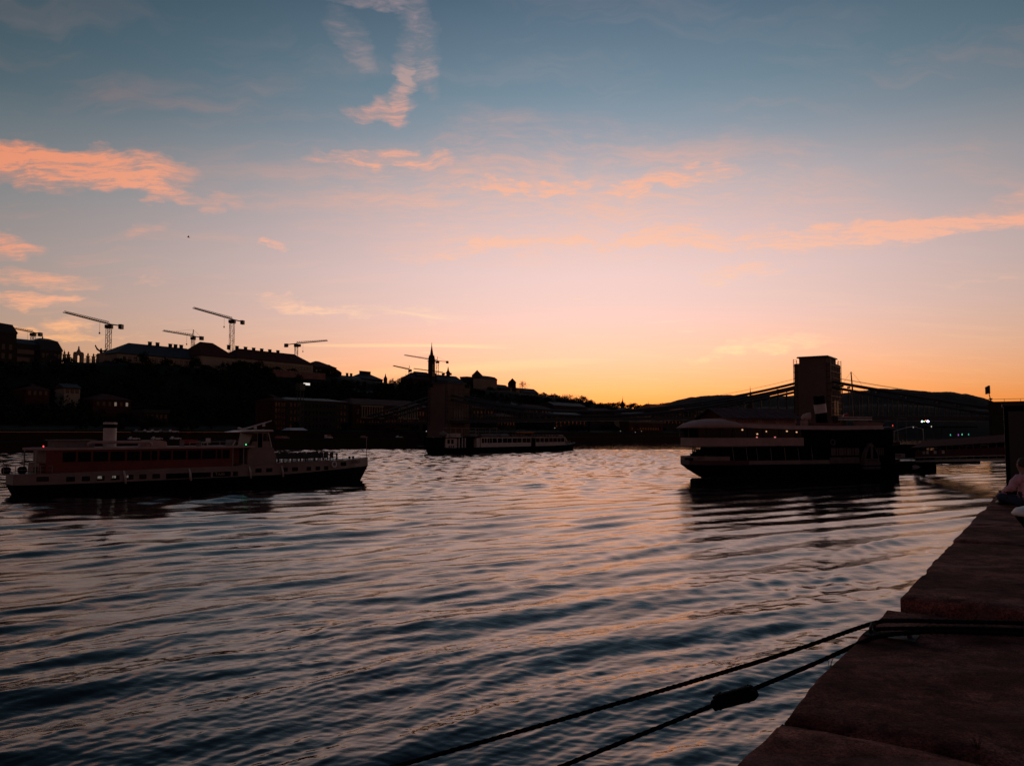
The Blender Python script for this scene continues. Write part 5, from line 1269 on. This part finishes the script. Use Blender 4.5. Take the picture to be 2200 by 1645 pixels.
MB().box(-14, -6.5, 2, 6, 1.8, 4.4).build('ticket_hut', M_black, PNT); MB().box(-14.6, -6, 1.4, 6.6, 4.4, 4.95).build('hut_roof', M_gred, PNT)
MB().box(-8.2, -5.2, 1.2, 1.3, 2.3, 3.0).build('notice_board', M_canv, PNT)
nb = link('notice_lettering', text_mesh('notice_lettering', 'RUM', .55, M_letter), PNT); nb.location = (-6.6, 1.18, 2.65); nb.rotation_euler = (math.pi / 2, 0, 0)
for i in range(3): MB().box(-12.6 + i * .75, -12.1 + i * .75, 1.92, 2.0, 3.0, 3.7).build('lit_window', mat('hut_window', (.8, .75, .7), .5, emit=(1, .88, .78), estr=.8) if i == 0 else bpy.data.materials['hut_window'], PNT)
# event barge beyond
pe = at(1930, 958, 168); pe.z = 0
E = empty('event_barge', pe, angS + .1, 'dark event barge with tent frame and coloured stage lights beyond the steamer', 'barge')
MB().box(-4, 24, 0, 9, -.5, 1.4).build('hull', M_black, E); MB().box(-1, 9, 1, 8, 1.4, 4.0).build('deckhouse', M_black, E)
zl_ = lambda py: at(1970, py, 170).z
for y in (1, 8):
    MB().tube([(0, y, 1.4), (0, y, zl_(926)), (3.0, y, zl_(919)), (5.5, y, zl_(916)), (8.3, y, zl_(921)), (8.4, y, 1.4)], .1, 5).build('tent_frame', M_rail, E)
MB().box(4.0, 6.8, 3.9, 4.1, zl_(897), zl_(896)).build('light_bar', M_dark, E)
for x_ in (4.05, 6.7): MB().bar((x_, 4, 1.4), (x_, 4, zl_(896)), .1).build('light_pole', M_dark, E)
bulbs = [(1981, (.85, .9, 1), 9, .16), (1985.5, (.2, 1, .4), 5, .09), (1989, (1, .1, .08), 6, .12), (1993.5, (.7, .7, 1), 10, .2), (1995, (.3, .35, 1), 9, .14)]
for i, (px, c, s_, r) in enumerate(bulbs):
    p = at(px, 905 if i != 2 else 903.5, 171); l_ = Matrix.Rotation(-(angS + .1), 3, 'Z') @ (p - pe)
    MB().lathe([(r * .3, -r), (r, -r * .3), (r, r * .3), (r * .3, r)], (0, 0), 8).build('stage_light', glow('stage_light_%s' % 'abcde'[i], c, s_), E).location = l_
for i, (px, py, c) in enumerate(((2042, 934, (.05, .5, .3)), (2059, 934, (.35, .1, .5)), (2067, 933, (.1, .7, .4)), (2081, 933, (.05, .4, .25)), (1918, 914, (.8, .06, .05)), (1962, 917, (.5, .45, .4)), (2001, 916, (.5, .45, .4)))):
    p = at(px, py, 171); l_ = Matrix.Rotation(-(angS + .1), 3, 'Z') @ (p - pe)
    MB().lathe([(.03, -.2), (.09, -.1), (.09, .1), (.03, .2)], (0, 0), 6).build('string_light', glow('string_light_%s' % 'abcdefg'[i], c, .9), E).location = l_
for i in range(6): MB().bar((10 + i * 2.4, 4, 1.4), (10 + i * 2.4, 4, zl_(918)), .08).build('awning_pole', M_dark, E)
MB().box(9.6, 24, .5, 8.5, zl_(918), zl_(918) + .25).build('awning', M_black, E)

# ------------------------------------------------------------------ near quay
M_quay = bpy.data.materials.new('quay_granite'); M_quay.use_nodes = True
def quay_nodes(m):
    nt = m.node_tree; n_, l_ = nt.nodes, nt.links; b = n_['Principled BSDF']; b.inputs['Roughness'].default_value = .9; b.inputs['Specular IOR Level'].default_value = .08
    tc = n_.new('ShaderNodeNewGeometry')
    def nz(scale, det, ro=.6, mp=None):
        t = n_.new('ShaderNodeTexNoise'); t.inputs['Scale'].default_value = scale; t.inputs['Detail'].default_value = det; t.inputs['Roughness'].default_value = ro
        if mp:
            g = n_.new('ShaderNodeMapping'); g.inputs['Rotation'].default_value = mp[0]; g.inputs['Scale'].default_value = mp[1]; l_.new(tc.outputs['Position'], g.inputs[0]); l_.new(g.outputs[0], t.inputs['Vector'])
        else: l_.new(tc.outputs['Position'], t.inputs['Vector'])
        return t.outputs['Fac']
    def ramp(f, st):
        r = n_.new('ShaderNodeValToRGB'); r.color_ramp.elements[0].position = st[0][0]; r.color_ramp.elements[0].color = (*st[0][1], 1); r.color_ramp.elements[1].position = st[-1][0]; r.color_ramp.elements[1].color = (*st[-1][1], 1)
        for p, c in st[1:-1]: e = r.color_ramp.elements.new(p); e.color = (*c, 1)
        l_.new(f, r.inputs[0]); return r.outputs[0]
    def mix(f, a, c, op='MIX'):
        x = n_.new('ShaderNodeMix'); x.data_type = 'RGBA'; x.blend_type = op
        for s_, v in ((x.inputs[0], f), (x.inputs[6], a), (x.inputs[7], c)):
            if isinstance(v, float): s_.default_value = v
            elif isinstance(v, tuple): s_.default_value = v
            else: l_.new(v, s_)
        return x.outputs[2]
    base = ramp(nz(1.4, 7, .68), [(.34, (.045, .013, .010)), (.5, (.17, .052, .038)), (.66, (.42, .165, .115))])
    spk = ramp(nz(70, 3, .7), [(.38, (.25, .22, .22)), (.52, (1, 1, 1)), (.68, (1.9, 1.65, 1.5))])
    blot = ramp(nz(7, 5, .7), [(.36, (.35, .33, .33)), (.5, (1, 1, 1)), (.66, (1.35, 1.25, 1.2))])
    c1 = mix(.9, mix(.8, base, spk, 'MULTIPLY'), blot, 'MULTIPLY')
    streak = ramp(nz(1.0, 4, .6, ((0, 0, -RANG + .35), (.55, 3.0, 1))), [(.52, (0, 0, 0)), (.66, (1, 1, 1))])
    near = nz(.8, 3)
    c2 = mix(mix(1.0, streak, ramp(near, [(.42, (0, 0, 0)), (.62, (.75, .75, .75))]), 'MULTIPLY'), c1, (.50, .24, .19, 1))
    l_.new(c2, b.inputs['Base Color'])
    bp = n_.new('ShaderNodeBump'); bp.inputs['Strength'].default_value = .9; bp.inputs['Distance'].default_value = .02; l_.new(nz(28, 8, .72), bp.inputs['Height'])
    bp2 = n_.new('ShaderNodeBump'); bp2.inputs['Strength'].default_value = .5; bp2.inputs['Distance'].default_value = .05; l_.new(nz(5, 4, .6), bp2.inputs['Height']); l_.new(bp2.outputs[0], bp.inputs['Normal'])
    l_.new(bp.outputs[0], b.inputs['Normal'])
quay_nodes(M_quay)
ZQ = 5.0; TQ = 1.255
Q = tag(MB().add([tuple(st(-12, TQ - .25, -3)), tuple(st(420, TQ - .25, -3)), tuple(st(420, TQ - .25, ZQ - .45)), tuple(st(-12, TQ - .25, ZQ - .45)),
                  tuple(st(-12, -60, -3)), tuple(st(420, -60, -3)), tuple(st(420, -60, ZQ - .45)), tuple(st(-12, -60, ZQ - .45))],
                 [(0, 1, 2, 3), (3, 2, 6, 7), (0, 3, 7, 4), (1, 5, 6, 2), (4, 7, 6, 5), (0, 4, 5, 1)]).build('quay', M_quay), kind='structure')
def s_edge(px, py): return on_level(px, py, ZQ).dot(RD)
def coping(s0, s1, dt, dz_, width, n=22):
    """one worn coping stone: a slab with rounded, chipped rim"""
    L_ = s1 - s0; bm = bmesh.new()
    nx = max(6, int(L_ / .12)); ny = 18; nx = min(nx, 46)
    g = {}
    chip = np.where(rng.random(nx + 1) < .10, rng.uniform(.004, .018, nx + 1), 0)
    for i in range(nx + 1):
        for j in range(ny + 1):
            fx, fy = i / nx, (j / ny) ** 1.6
            x = fx * L_; y = -fy * width
            e = min(x, L_ - x); d = min(e * 2.6, -y)
            rim = .034
            zz = 0.0
            if d < rim: zz = -(rim - math.sqrt(max(0, rim * rim - (rim - d) ** 2))) * .9
            zz += .010 * math.sin(x * 5.1 + s0 * 3) * math.sin(y * 4.3 + s0) + rng.normal(0, .0022)
            yy = y
            if j < 2: yy += .006 * math.sin(x * 2.3 + s0 * 7) + .004 * math.sin(x * 11 + s0) + rng.normal(0, .0035)
            if e < .1 and j < 4: yy -= .012 * (1 - j / 4) * (1 - e / .1)
            if j < 3 and chip[i] > 0: zz -= chip[i] * (1 - j / 3); yy -= chip[i] * .8 * (1 - j / 3)
            g[i, j] = bm.verts.new((x, yy, zz))
    for i in range(nx):
        for j in range(ny): bm.faces.new((g[i, j], g[i, j + 1], g[i + 1, j + 1], g[i + 1, j]))
    rim_ = [g[i, 0] for i in range(nx + 1)] + [g[nx, j] for j in range(1, ny + 1)] + [g[i, ny] for i in range(nx - 1, -1, -1)] + [g[0, j] for j in range(ny - 1, 0, -1)]
    low = [bm.verts.new((v.co.x, v.co.y, -.45)) for v in rim_]
    for k in range(len(rim_)):
        k2 = (k + 1) % len(rim_); bm.faces.new((rim_[k], rim_[k2], low[k2], low[k]))
    bmesh.ops.recalc_face_normals(bm, faces=bm.faces)
    me = bpy.data.meshes.new('coping_stone'); bm.to_mesh(me); bm.free(); me.materials.append(M_quay)
    me.polygons.foreach_set('use_smooth', [True] * len(me.polygons))
    p = st(s0, TQ + dt, ZQ + dz_)
    o = link('coping_stone', me, Q, p, RANG); return o
j1 = s_edge(1690, 1540); j2 = s_edge(1905, 1303)
coping(-2.4, j1 - .005, .0, -.004, 2.6); coping(j1 + .005, j2 - .015, .0, .0, 2.6); coping(j2 + .015, j2 + 4.2, -.105, .10, 2.6)
sN = j2 + 4.23
for i in range(16):
    l_ = 2.3 + .5 * math.sin(i * 1.7); coping(sN + .012, sN + l_ - .012, -.105 + .012 * math.sin(i * 2.1), .10 + .008 * math.cos(i * 1.3), 2.6); sN += l_
# paving behind the coping
for r in range(4):
    x_ = -2.0
    k = 0
    while x_ < 34:
        l_ = 1.5 + .35 * math.sin(k * 2.3 + r); w_ = 1.15
        b = MB().frustum((.012, l_ - .012, -w_ + .012, -.012), -.45, (.03, l_ - .03, -w_ + .03, -.03), 0)
        o = b.build('paving_slab', M_quay, Q); o.location = st(x_, TQ - .13 - 2.6 - r * w_, ZQ + (.0 if x_ < j2 else .095) + .006 * math.sin(k * 1.9 + r * 2)); o.rotation_euler = (0, 0, RANG)
        x_ += l_; k += 1

# mooring ropes
M_rope = mat('tarred_rope', (.012, .010, .010), .9, bump=.8, bscale=90)
def rope(name, pts, r, label, strands=3, twist=9.0):
    P = [Vector(p) for p in pts]
    fine = []
    for i in range(len(P) - 1):
        p0, p1, p2, p3 = P[max(i - 1, 0)], P[i], P[i + 1], P[min(i + 2, len(P) - 1)]
        m = max(4, int((p2 - p1).length / .05)) if (p2 - p1).length < 12 else 40
        m = min(m, 160)
        for k in range(m):
            t = k / m
            fine.append(.5 * ((2 * p1) + (p2 - p0) * t + (2 * p0 - 5 * p1 + 4 * p2 - p3) * t * t + (3 * p1 - p0 - 3 * p2 + p3) * t ** 3))
    fine.append(P[-1])
    b = MB(); acc = 0
    for s_ in range(strands):
        acc = 0; pts_ = []
        for i, p in enumerate(fine):
            if i: acc += (p - fine[i - 1]).length
            t = (fine[min(i + 1, len(fine) - 1)] - fine[max(i - 1, 0)]).normalized()
            a = t.cross(Vector((0, 0, 1))).normalized(); c = t.cross(a)
            ph = acc * twist / r * .12 + s_ * 2 * math.pi / strands
            pts_.append(p + (a * math.cos(ph) + c * math.sin(ph)) * r * .24)
        b.tube(pts_, r * .78, 6)
    return tag(b.build(name, M_rope, None, True), label, 'rope', 'mooring ropes over the quay edge')
def onq(px, py, z=ZQ + .035): return on_level(px, py, z)
eA_ = onq(1862, 1347, ZQ + .03)
dA = Vector((-7, 4.5, 2.97)) - eA_
rope('mooring_rope', [onq(2420, 1350), onq(2300, 1343), onq(2200, 1338), onq(2050, 1335, ZQ + .04), onq(1925, 1333, ZQ + .045), eA_ + Vector((0, 0, .015)), eA_ + dA * .1 + Vector((0, 0, -.035)), eA_ + dA * .35 + Vector((0, 0, -.06)), eA_ + dA * .7 + Vector((0, 0, -.05)), eA_ + dA, eA_ + dA * 2.3 + Vector((0, 0, -.2))], .0185, 'upper dark mooring rope running off the quay edge to the lower left')
eB_ = onq(1893, 1369, ZQ + .03)
dB = Vector((-5, 4.6, 2.64)) - eB_
rope('mooring_rope', [onq(2420, 1376), onq(2300, 1368), onq(2200, 1362), onq(2050, 1357, ZQ + .04), onq(1960, 1358, ZQ + .045), eB_ + Vector((0, 0, .01)), onq(1850, 1380, ZQ + .0), eB_ + dB * .1 + Vector((0, 0, -.01)), eB_ + dB * .35 + Vector((0, 0, -.04)), eB_ + dB * .7 + Vector((0, 0, -.05)), eB_ + dB, eB_ + dB * 2.1 + Vector((0, 0, -.2))], .0185, 'lower dark mooring rope that carries the dark wooden block')
rope('mooring_rope', [onq(2420, 1363), onq(2250, 1355), onq(2100, 1350), onq(1990, 1349), onq(1900, 1350), onq(1885, 1352)], .017, 'short thinner rope lying between the two long ropes on the quay')
# chafing board on the lower rope
pc0 = at(1532, 1511, 5.52); pc1 = at(1624, 1486, 5.36)
ax_ = (pc1 - pc0); ln_ = ax_.length
WB = empty('wooden_block', pc0, 0, 'dark wooden block hanging on the lower mooring rope over the water', 'block')
d_ = ax_.normalized(); up = Vector((0, 0, 1)); sdv = d_.cross(up).normalized(); up2 = sdv.cross(d_)
def blk(x0, x1, y0, y1, z0, z1, ch=.014):
    pts = []
    for x, c in ((x0, ch), (x0 + ch, 0), (x1 - ch, 0), (x1, ch)):
        for y, z in ((y0 + c, z0 + c), (y1 - c, z0 + c), (y1 - c, z1 - c), (y0 + c, z1 - c)): pts.append(d_ * x + sdv * y + up2 * z)
    f = [(0, 1, 2, 3), (15, 14, 13, 12)]
    for k in range(3):
        for j in range(4): f.append((k * 4 + j, k * 4 + (j + 1) % 4, k * 4 + 4 + (j + 1) % 4, k * 4 + 4 + j))
    return MB().add(pts, f)
M_wood = mat('wet_wood', (.010, .008, .0075), .92, var=.4, vscale=8, bump=.5, bscale=30)
blk(0, ln_, -.05, .05, -.04, .03).build('plank', M_wood, WB); blk(.02, ln_ * .97, -.03, .03, .031, .05).build('upper_plank', M_wood, WB)
for f_ in (.15, .8): blk(ln_ * f_, ln_ * f_ + .02, -.053, .053, -.043, .053, .004).build('lashing', M_rope, WB)
# iron chock under the ropes
CK = empty('iron_chock', onq(1905, 1368, ZQ), RANG, 'rusty iron plate under the ropes at the quay edge', 'chock')
MI = mat('rusty_iron', (.035, .02, .017), .7, metal=.4, var=.4, vscale=15)
MB().box(-.08, .16, -.20, .14, .0, .016).build('plate', MI, CK)
MB().tube([(-.05, .10, .01), (-.05, .10, .06), (.03, .10, .085), (.11, .10, .06), (.11, .10, .01)], .012, 6).build('hoop', MI, CK)
for y in (-.15, .11): MB().lathe([(.018, .016), (.018, .03), (.008, .034)], (.02, y), 6).build('bolt', MI, CK)
# bollard at the right edge with pale top
pb_ = on_level(2252, 1218, ZQ + .1)
BO = empty('mooring_bollard', pb_, 0, 'dark bollard with pale rounded cap at the right edge of the view', 'bollard')
MB().lathe([(.20, .0), (.20, .05), (.13, .08), (.12, .22), (.16, .34), (.27, .50), (.29, .53)], (0, 0), 20).build('post', M_black, BO, True)
MB().lathe([(.30, .531), (.31, .55), (.27, .60), (.16, .635), (.04, .645)], (0, 0), 20).build('cap', mat('cap_white', (.75, .68, .64), .6, var=.15), BO, True)
# steel cabinet beyond the seated person
pk = on_level(2164, 1066, ZQ + .1)
KB = empty('steel_cabinet', pk, -.56, 'tall black steel cabinet on the quay cut off by the right edge', 'cabinet')
hk = at(2161, 866, pk.y).z - pk.z
MB().box(0, 2.6, .02, 1.5, 0, hk - .06).build('body', M_black, KB); MB().box(-.03, 2.63, -.03, 1.55, hk - .06, hk).build('lid', M_dark, KB)
for x_ in (.08, .92, 1.76): MB().box(x_, x_ + .78, -.005, .02, .12, hk - .18).build('door', M_dark, KB)
for x_ in (.78, 1.62, 2.46): MB().box(x_, x_ + .03, -.03, -.006, hk * .48, hk * .58).build('handle', M_rail, KB)
# grass tufts in the joints
M_grass = mat('dry_grass', (.045, .022, .014), .9)
def tuft(px, py, n, h, z, label):
    p = on_level(px, py, z); b = MB()
    for i in range(n):
        a = rng.uniform(0, 6.28); l_ = h * rng.uniform(.5, 1.1); d = Vector((math.cos(a), math.sin(a), 0)); o_ = d * rng.uniform(0, .02)
        b.tube([o_, o_ + d * l_ * .15 + Vector((0, 0, l_ * .6)), o_ + d * l_ * .45 + Vector((0, 0, l_))], [.0022, .0016, .0004], 3)
    o = b.build('grass_tuft', M_grass); o.location = p
    tag(o, label, 'grass', 'grass growing in the quay joints', 'stuff')
tuft(1783, 1432, 4, .09, ZQ - .02, 'dry grass growing on the quay edge below the ropes'); tuft(1940, 1290, 3, .05, ZQ, 'small grass at the step in the quay edge')
tuft(2100, 1605, 9, .05, ZQ, 'dry grass in the paving joint at the bottom')
# thin lines from the landing pontoon to the quay
for k, (z0, lab) in enumerate(((1.7, 'thin upper line from the landing pontoon to the quay'), (1.2, 'thin lower line from the landing pontoon to the quay'))):
    a = on_level(2005, 1012) + Vector((0, 0, z0)); c = at(2260, 985 + 6 * k, 60)
    mid = (a + c) / 2 - Vector((0, 0, 1.0 + k * .25))
    pts = [a.lerp(mid, .5) * 1.0 - Vector((0, 0, .35)), mid, mid.lerp(c, .5) - Vector((0, 0, .35))]
    tag(MB().tube([a] + pts + [c], .025, 4).build('mooring_line', M_rope), lab, 'rope', 'lines from the landing pontoon')

# ------------------------------------------------------------------ the person sitting on the quay edge
def skin_body(name, joints, edges, root, m, parent):
    me = bpy.data.meshes.new(name); me.from_pydata([j[0] for j in joints], edges, []); me.update(); me.materials.append(m)
    o = bpy.data.objects.new(name, me); col.objects.link(o); o.parent = parent
    sk = o.modifiers.new('skin', 'SKIN'); sk.use_smooth_shade = True
    for i, j in enumerate(joints):
        v = me.skin_vertices[0].data[i]; r = j[1]; v.radius = (r, r) if not isinstance(r, tuple) else r; v.use_root = (i == root)
    su = o.modifiers.new('sub', 'SUBSURF'); su.levels = 2; su.render_levels = 2
    return o
def bake(o, name, m, parent, keep=None):
    dg = bpy.context.evaluated_depsgraph_get(); me = bpy.data.meshes.new_from_object(o.evaluated_get(dg)); me.name = name
    me.materials.clear(); me.materials.append(m)
    bpy.data.objects.remove(o)
    me.polygons.foreach_set('use_smooth', [True] * len(me.polygons))
    return link(name, me, parent)
pp_ = on_level(2210, 1089, ZQ + .1)
PE = empty('person', pp_, math.radians(12), 'person in a pink shirt and jeans sitting on the quay edge looking over the river', 'person')
M_skin = mat('skin', (.32, .17, .12), .6); M_shirt = mat('pink_shirt', (.80, .46, .52), .85, var=.25, vscale=9, bump=.5, bscale=14); M_jean = mat('jeans', (.05, .075, .12), .85, var=.35, vscale=10, bump=.3, bscale=60); M_hair = mat('brown_hair', (.045, .026, .016), .7, bump=.6, bscale=40)
# local axes: +y is where the person faces (away from the camera and towards the river), x to the right
J = [((0, 0, .10), (.17, .13)), ((0, .01, .28), (.155, .11)), ((0, .03, .46), (.17, .115)), ((0, .06, .56), (.12, .085)), ((0, .085, .64), .058), ((0, .11, .70), .07), ((0, .12, .79), (.088, .10)), ((0, .115, .87), (.07, .08)),
     ((-.19, .05, .53), .068), ((-.30, .10, .33), .052), ((-.22, .32, .27), .04), ((-.17, .42, .28), .034),
     ((.19, .05, .53), .068), ((.28, .14, .34), .052), ((.18, .34, .28), .04), ((.12, .43, .29), .034),
     ((-.12, .06, .09), .105), ((-.29, .34, .20), .08), ((-.12, .46, .08), .06), ((-.04, .52, .06), .045),
     ((.12, .06, .09), .105), ((.30, .34, .19), .08), ((.14, .50, .07), .06), ((.06, .56, .06), .045)]
Eg = [(0, 1), (1, 2), (2, 3), (3, 4), (4, 5), (5, 6), (6, 7), (3, 8), (8, 9), (9, 10), (10, 11), (3, 12), (12, 13), (13, 14), (14, 15), (0, 16), (16, 17), (17, 18), (18, 19), (0, 20), (20, 21), (21, 22), (22, 23)]
body = bake(skin_body('body', J, Eg, 0, M_skin, PE), 'body', M_skin, PE)
def grown(src, off):
    me = src.data.copy(); n = len(me.vertices); co = np.zeros(n * 3, np.float32); no = np.zeros(n * 3, np.float32)
    me.vertices.foreach_get('co', co); me.vertices.foreach_get('normal', no)
    return me, co.reshape(-1, 3), no.reshape(-1, 3)
def clothing(name, m, test, off, wr=.006):
    me, co, no = grown(body, off)
    w = np.sin(co[:, 2] * 38 + co[:, 0] * 17) * wr + np.sin(co[:, 1] * 45 - co[:, 2] * 21) * wr * .6
    co2 = co + no * (off + w)[:, None]
    bm = bmesh.new(); bm.from_mesh(me); bm.verts.ensure_lookup_table()
    for v, c in zip(bm.verts, co2): v.co = c
    kill = [f for f in bm.faces if not test(f.calc_center_median())]
    bmesh.ops.delete(bm, geom=kill, context='FACES')
    bm.to_mesh(me); bm.free(); me.materials.clear(); me.materials.append(m); me.name = name
    return link(name, me, PE)
def arm(c): return abs(c.x) > .17 and c.z > .2 and not leg(c)
def leg(c): return c.z < .285 and (c.y > .12 or abs(c.x) > .17) and not (c.z > .245 and c.y > .22 and abs(c.x) < .30)
clothing('shirt', M_shirt, lambda c: (c.z > .12 and c.z < .615 and c.y < .28 and not leg(c)), .020)
clothing('jeans', M_jean, lambda c: (c.z < .15 and c.y < .3) or (leg(c) and c.y < .46), .014)
hb2 = MB()
for i in range(9):
    for j in range(14):
        th = math.pi * (i / 8) * .62; ph = 2 * math.pi * j / 14
        cut = 1.0 if math.sin(ph) < .35 or i < 4 else .86
        hb2.v.append((.098 * math.sin(th) * math.cos(ph) * cut, .105 * 1.08 * math.sin(th) * math.sin(ph) * cut + .0, .115 * math.cos(th)))
for i in range(8):
    for j in range(14): hb2.f.append((i * 14 + j, i * 14 + (j + 1) % 14, (i + 1) * 14 + (j + 1) % 14, (i + 1) * 14 + j))
o = hb2.build('hair', M_hair, PE, True); o.location = (0, .10, .815); o.rotation_euler = (.25, 0, 0)
for sx_ in (-1, 1):
    e_ = MB().lathe([(.006, -.03), (.022, -.012), (.024, .012), (.008, .032)], (0, 0), 8).build('ear', M_skin, PE, True); e_.location = (sx_ * .088, .115, .785); e_.scale = (.45, 1, 1)
nz_ = MB().add([(-.016, .0, -.03), (.016, 0, -.03), (0, .035, -.026), (0, .004, .03)], [(0, 2, 1), (0, 1, 3), (1, 2, 3), (2, 0, 3)]).build('nose', M_skin, PE); nz_.location = (0, .205, .775)
for sx_ in (-1, 1):
    ey = MB().lathe([(.003, -.01), (.011, -.004), (.011, .004), (.003, .01)], (0, 0), 8).build('eye', M_dark, PE); ey.location = (sx_ * .033, .205, .80)
    base_h = Vector((sx_ * .15 if sx_ < 0 else .11, .44, .285))
    hd_ = MB()
    for k in range(4): hd_.tube([base_h + Vector((-.03 + .02 * k, 0, 0)), base_h + Vector((-.03 + .02 * k, .045 + .008 * (1.5 - abs(k - 1.5)), -.012)), base_h + Vector((-.03 + .02 * k, .06, -.045))], [.0095, .009, .007], 6)
    hd_.tube([base_h + Vector((-sx_ * .03, -.02, 0)), base_h + Vector((-sx_ * .055, .02, -.012)), base_h + Vector((-sx_ * .05, .045, -.03))], [.011, .010, .008], 6)
    hd_.build('hand', M_skin, PE, True)
    sh = MB().tube([(sx_ * .07 - .02, .48, .05), (sx_ * .05 - .02, .58, .045), (sx_ * .04 - .02, .68, .03)], [.05, .048, .03], 8).build('shoe', M_dark, PE, True)

# ------------------------------------------------------------------ traffic and lamps on the far embankment, a bird
M_car = {'white': M_white, 'grey': mat('car_grey', (.2, .19, .19), .35), 'red': mat('car_red', (.3, .03, .03), .35)}
def make_car(kind, van=False):
    c = empty('parked_car', (0, 0, 0)); h = .95 if not van else 1.2; m = M_car[kind]
    MB().prism([(-2.1, .35), (2.1, .35), (2.15, .75), (1.2, .92), (-1.95, .95), (-2.15, .8)], -.85, .85).build('body', m, c)
    top = [(-1.7, .93), (1.0, .91), (.45, 1.45), (-1.35, 1.48)] if not van else [(-2.0, .93), (1.3, .91), (.8, 1.95), (-1.95, 1.98)]
    MB().prism(top, -.75, .75).build('cabin', m, c)
    MB().prism([(p[0] * .86, p[1] * .97 + .06) for p in top], -.78, .78).build('window_band', M_glass, c)
    for x in (-1.3, 1.3):
        for y in (-.86, .72):
            w_ = MB().lathe([(.33, 0), (.33, .16)], (0, 0), 12).build('wheel', M_dark, c); w_.location = (x, y + .16, .33); w_.rotation_euler = (math.pi / 2, 0, 0)
    return c
protoc = {}
def car(px, py, t, kind, label, van=False):
    k = (kind, van)
    if k in protoc: o = copy_tree(protoc[k])
    else: o = protoc[k] = make_car(kind, van)
    p = at_t(px, py, t); z = 3.65 if t < 303 else 6.535
    o.location = (p.x, p.y, z); o.rotation_euler = (0, 0, RANG); tag(o, label, 'car', 'cars on the far embankment')
car(288, 943, 297, 'white', 'white car on the lower road right of the funnel'); car(337, 943, 297, 'white', 'white car on the lower road above the roof raft of the red boat'); car(377, 943, 297, 'white', 'white car on the lower road above the red bench')
car(600, 941, 297, 'red', 'red car on the lower road ahead of the wheelhouse'); car(612, 941, 299, 'grey', 'grey car close ahead of the red car'); car(706, 939, 298, 'white', 'white van on the lower road below the dark riverside block', True)
car(782, 939, 298, 'grey', 'grey car on the lower road left of the middle boat'); car(858, 938, 298, 'white', 'white car on the lower road just left of the middle boat')
for i, (px, kd) in enumerate(((300, 'grey'), (318, 'white'), (334, 'white'), (352, 'grey'), (372, 'white'))):
    car(px, 928, 308, kd, ['grey car', 'white car', 'white car', 'grey car', 'white car'][i] + ' on the upper road, ' + ['first', 'second', 'third', 'fourth', 'fifth'][i] + ' of five from the funnel')
def lamp(px, py, t, label):
    p = at_t(px, py, t); z0 = 6.5 if t < 325 else 8.0
    q = empty('street_lamp', (p.x, p.y, z0), 0, label, 'lamp', 'street lamps on the far bank'); h = p.z - z0
    MB().tube([(0, 0, -.5), (0, 0, h * .6), (0, 0, h - .3)], [.12, .09, .06], 6).build('pole', M_dark, q)
    MB().lathe([(.08, h - .25), (.24, h - .1), (.24, h + .1), (.08, h + .25)], (0, 0), 10).build('globe', lamp_g, q, True)
lamp(1257, 901, 330, 'lit street lamp high on the bank right of the middle boat'); lamp(1192, 919, 318, 'small lit street lamp above the bow of the middle boat'); lamp(916, 926, 306, 'lit street lamp at the foot of the far bridge tower')
lamp(1333, 926, 306, 'dim lit lamp on the embankment right of the middle boat'); lamp(1365, 928, 306, 'lit lamp near the bath house on the embankment'); lamp(1378, 926, 308, 'second lit lamp near the bath house on the embankment')
bd = empty('bird', at(405, 510, 95), .6, 'tiny dark bird flying over the castle hill at left', 'bird')
MB().tube([(-.16, 0, 0), (-.05, 0, .01), (.08, 0, .02), (.18, 0, .02)], [.01, .05, .045, .01], 6).build('body', M_dark, bd)
for sg_ in (-1, 1): MB().add([(.05, 0, .02), (-.07, 0, .02), (-.1, sg_ * .22, .15), (.0, sg_ * .26, .17), (.05, 0, .03), (-.07, 0, .03), (-.1, sg_ * .22, .158), (.0, sg_ * .26, .178)], [(0, 1, 2, 3), (4, 7, 6, 5), (0, 3, 7, 4), (1, 5, 6, 2), (2, 6, 7, 3)]).build('wing', M_dark, bd)
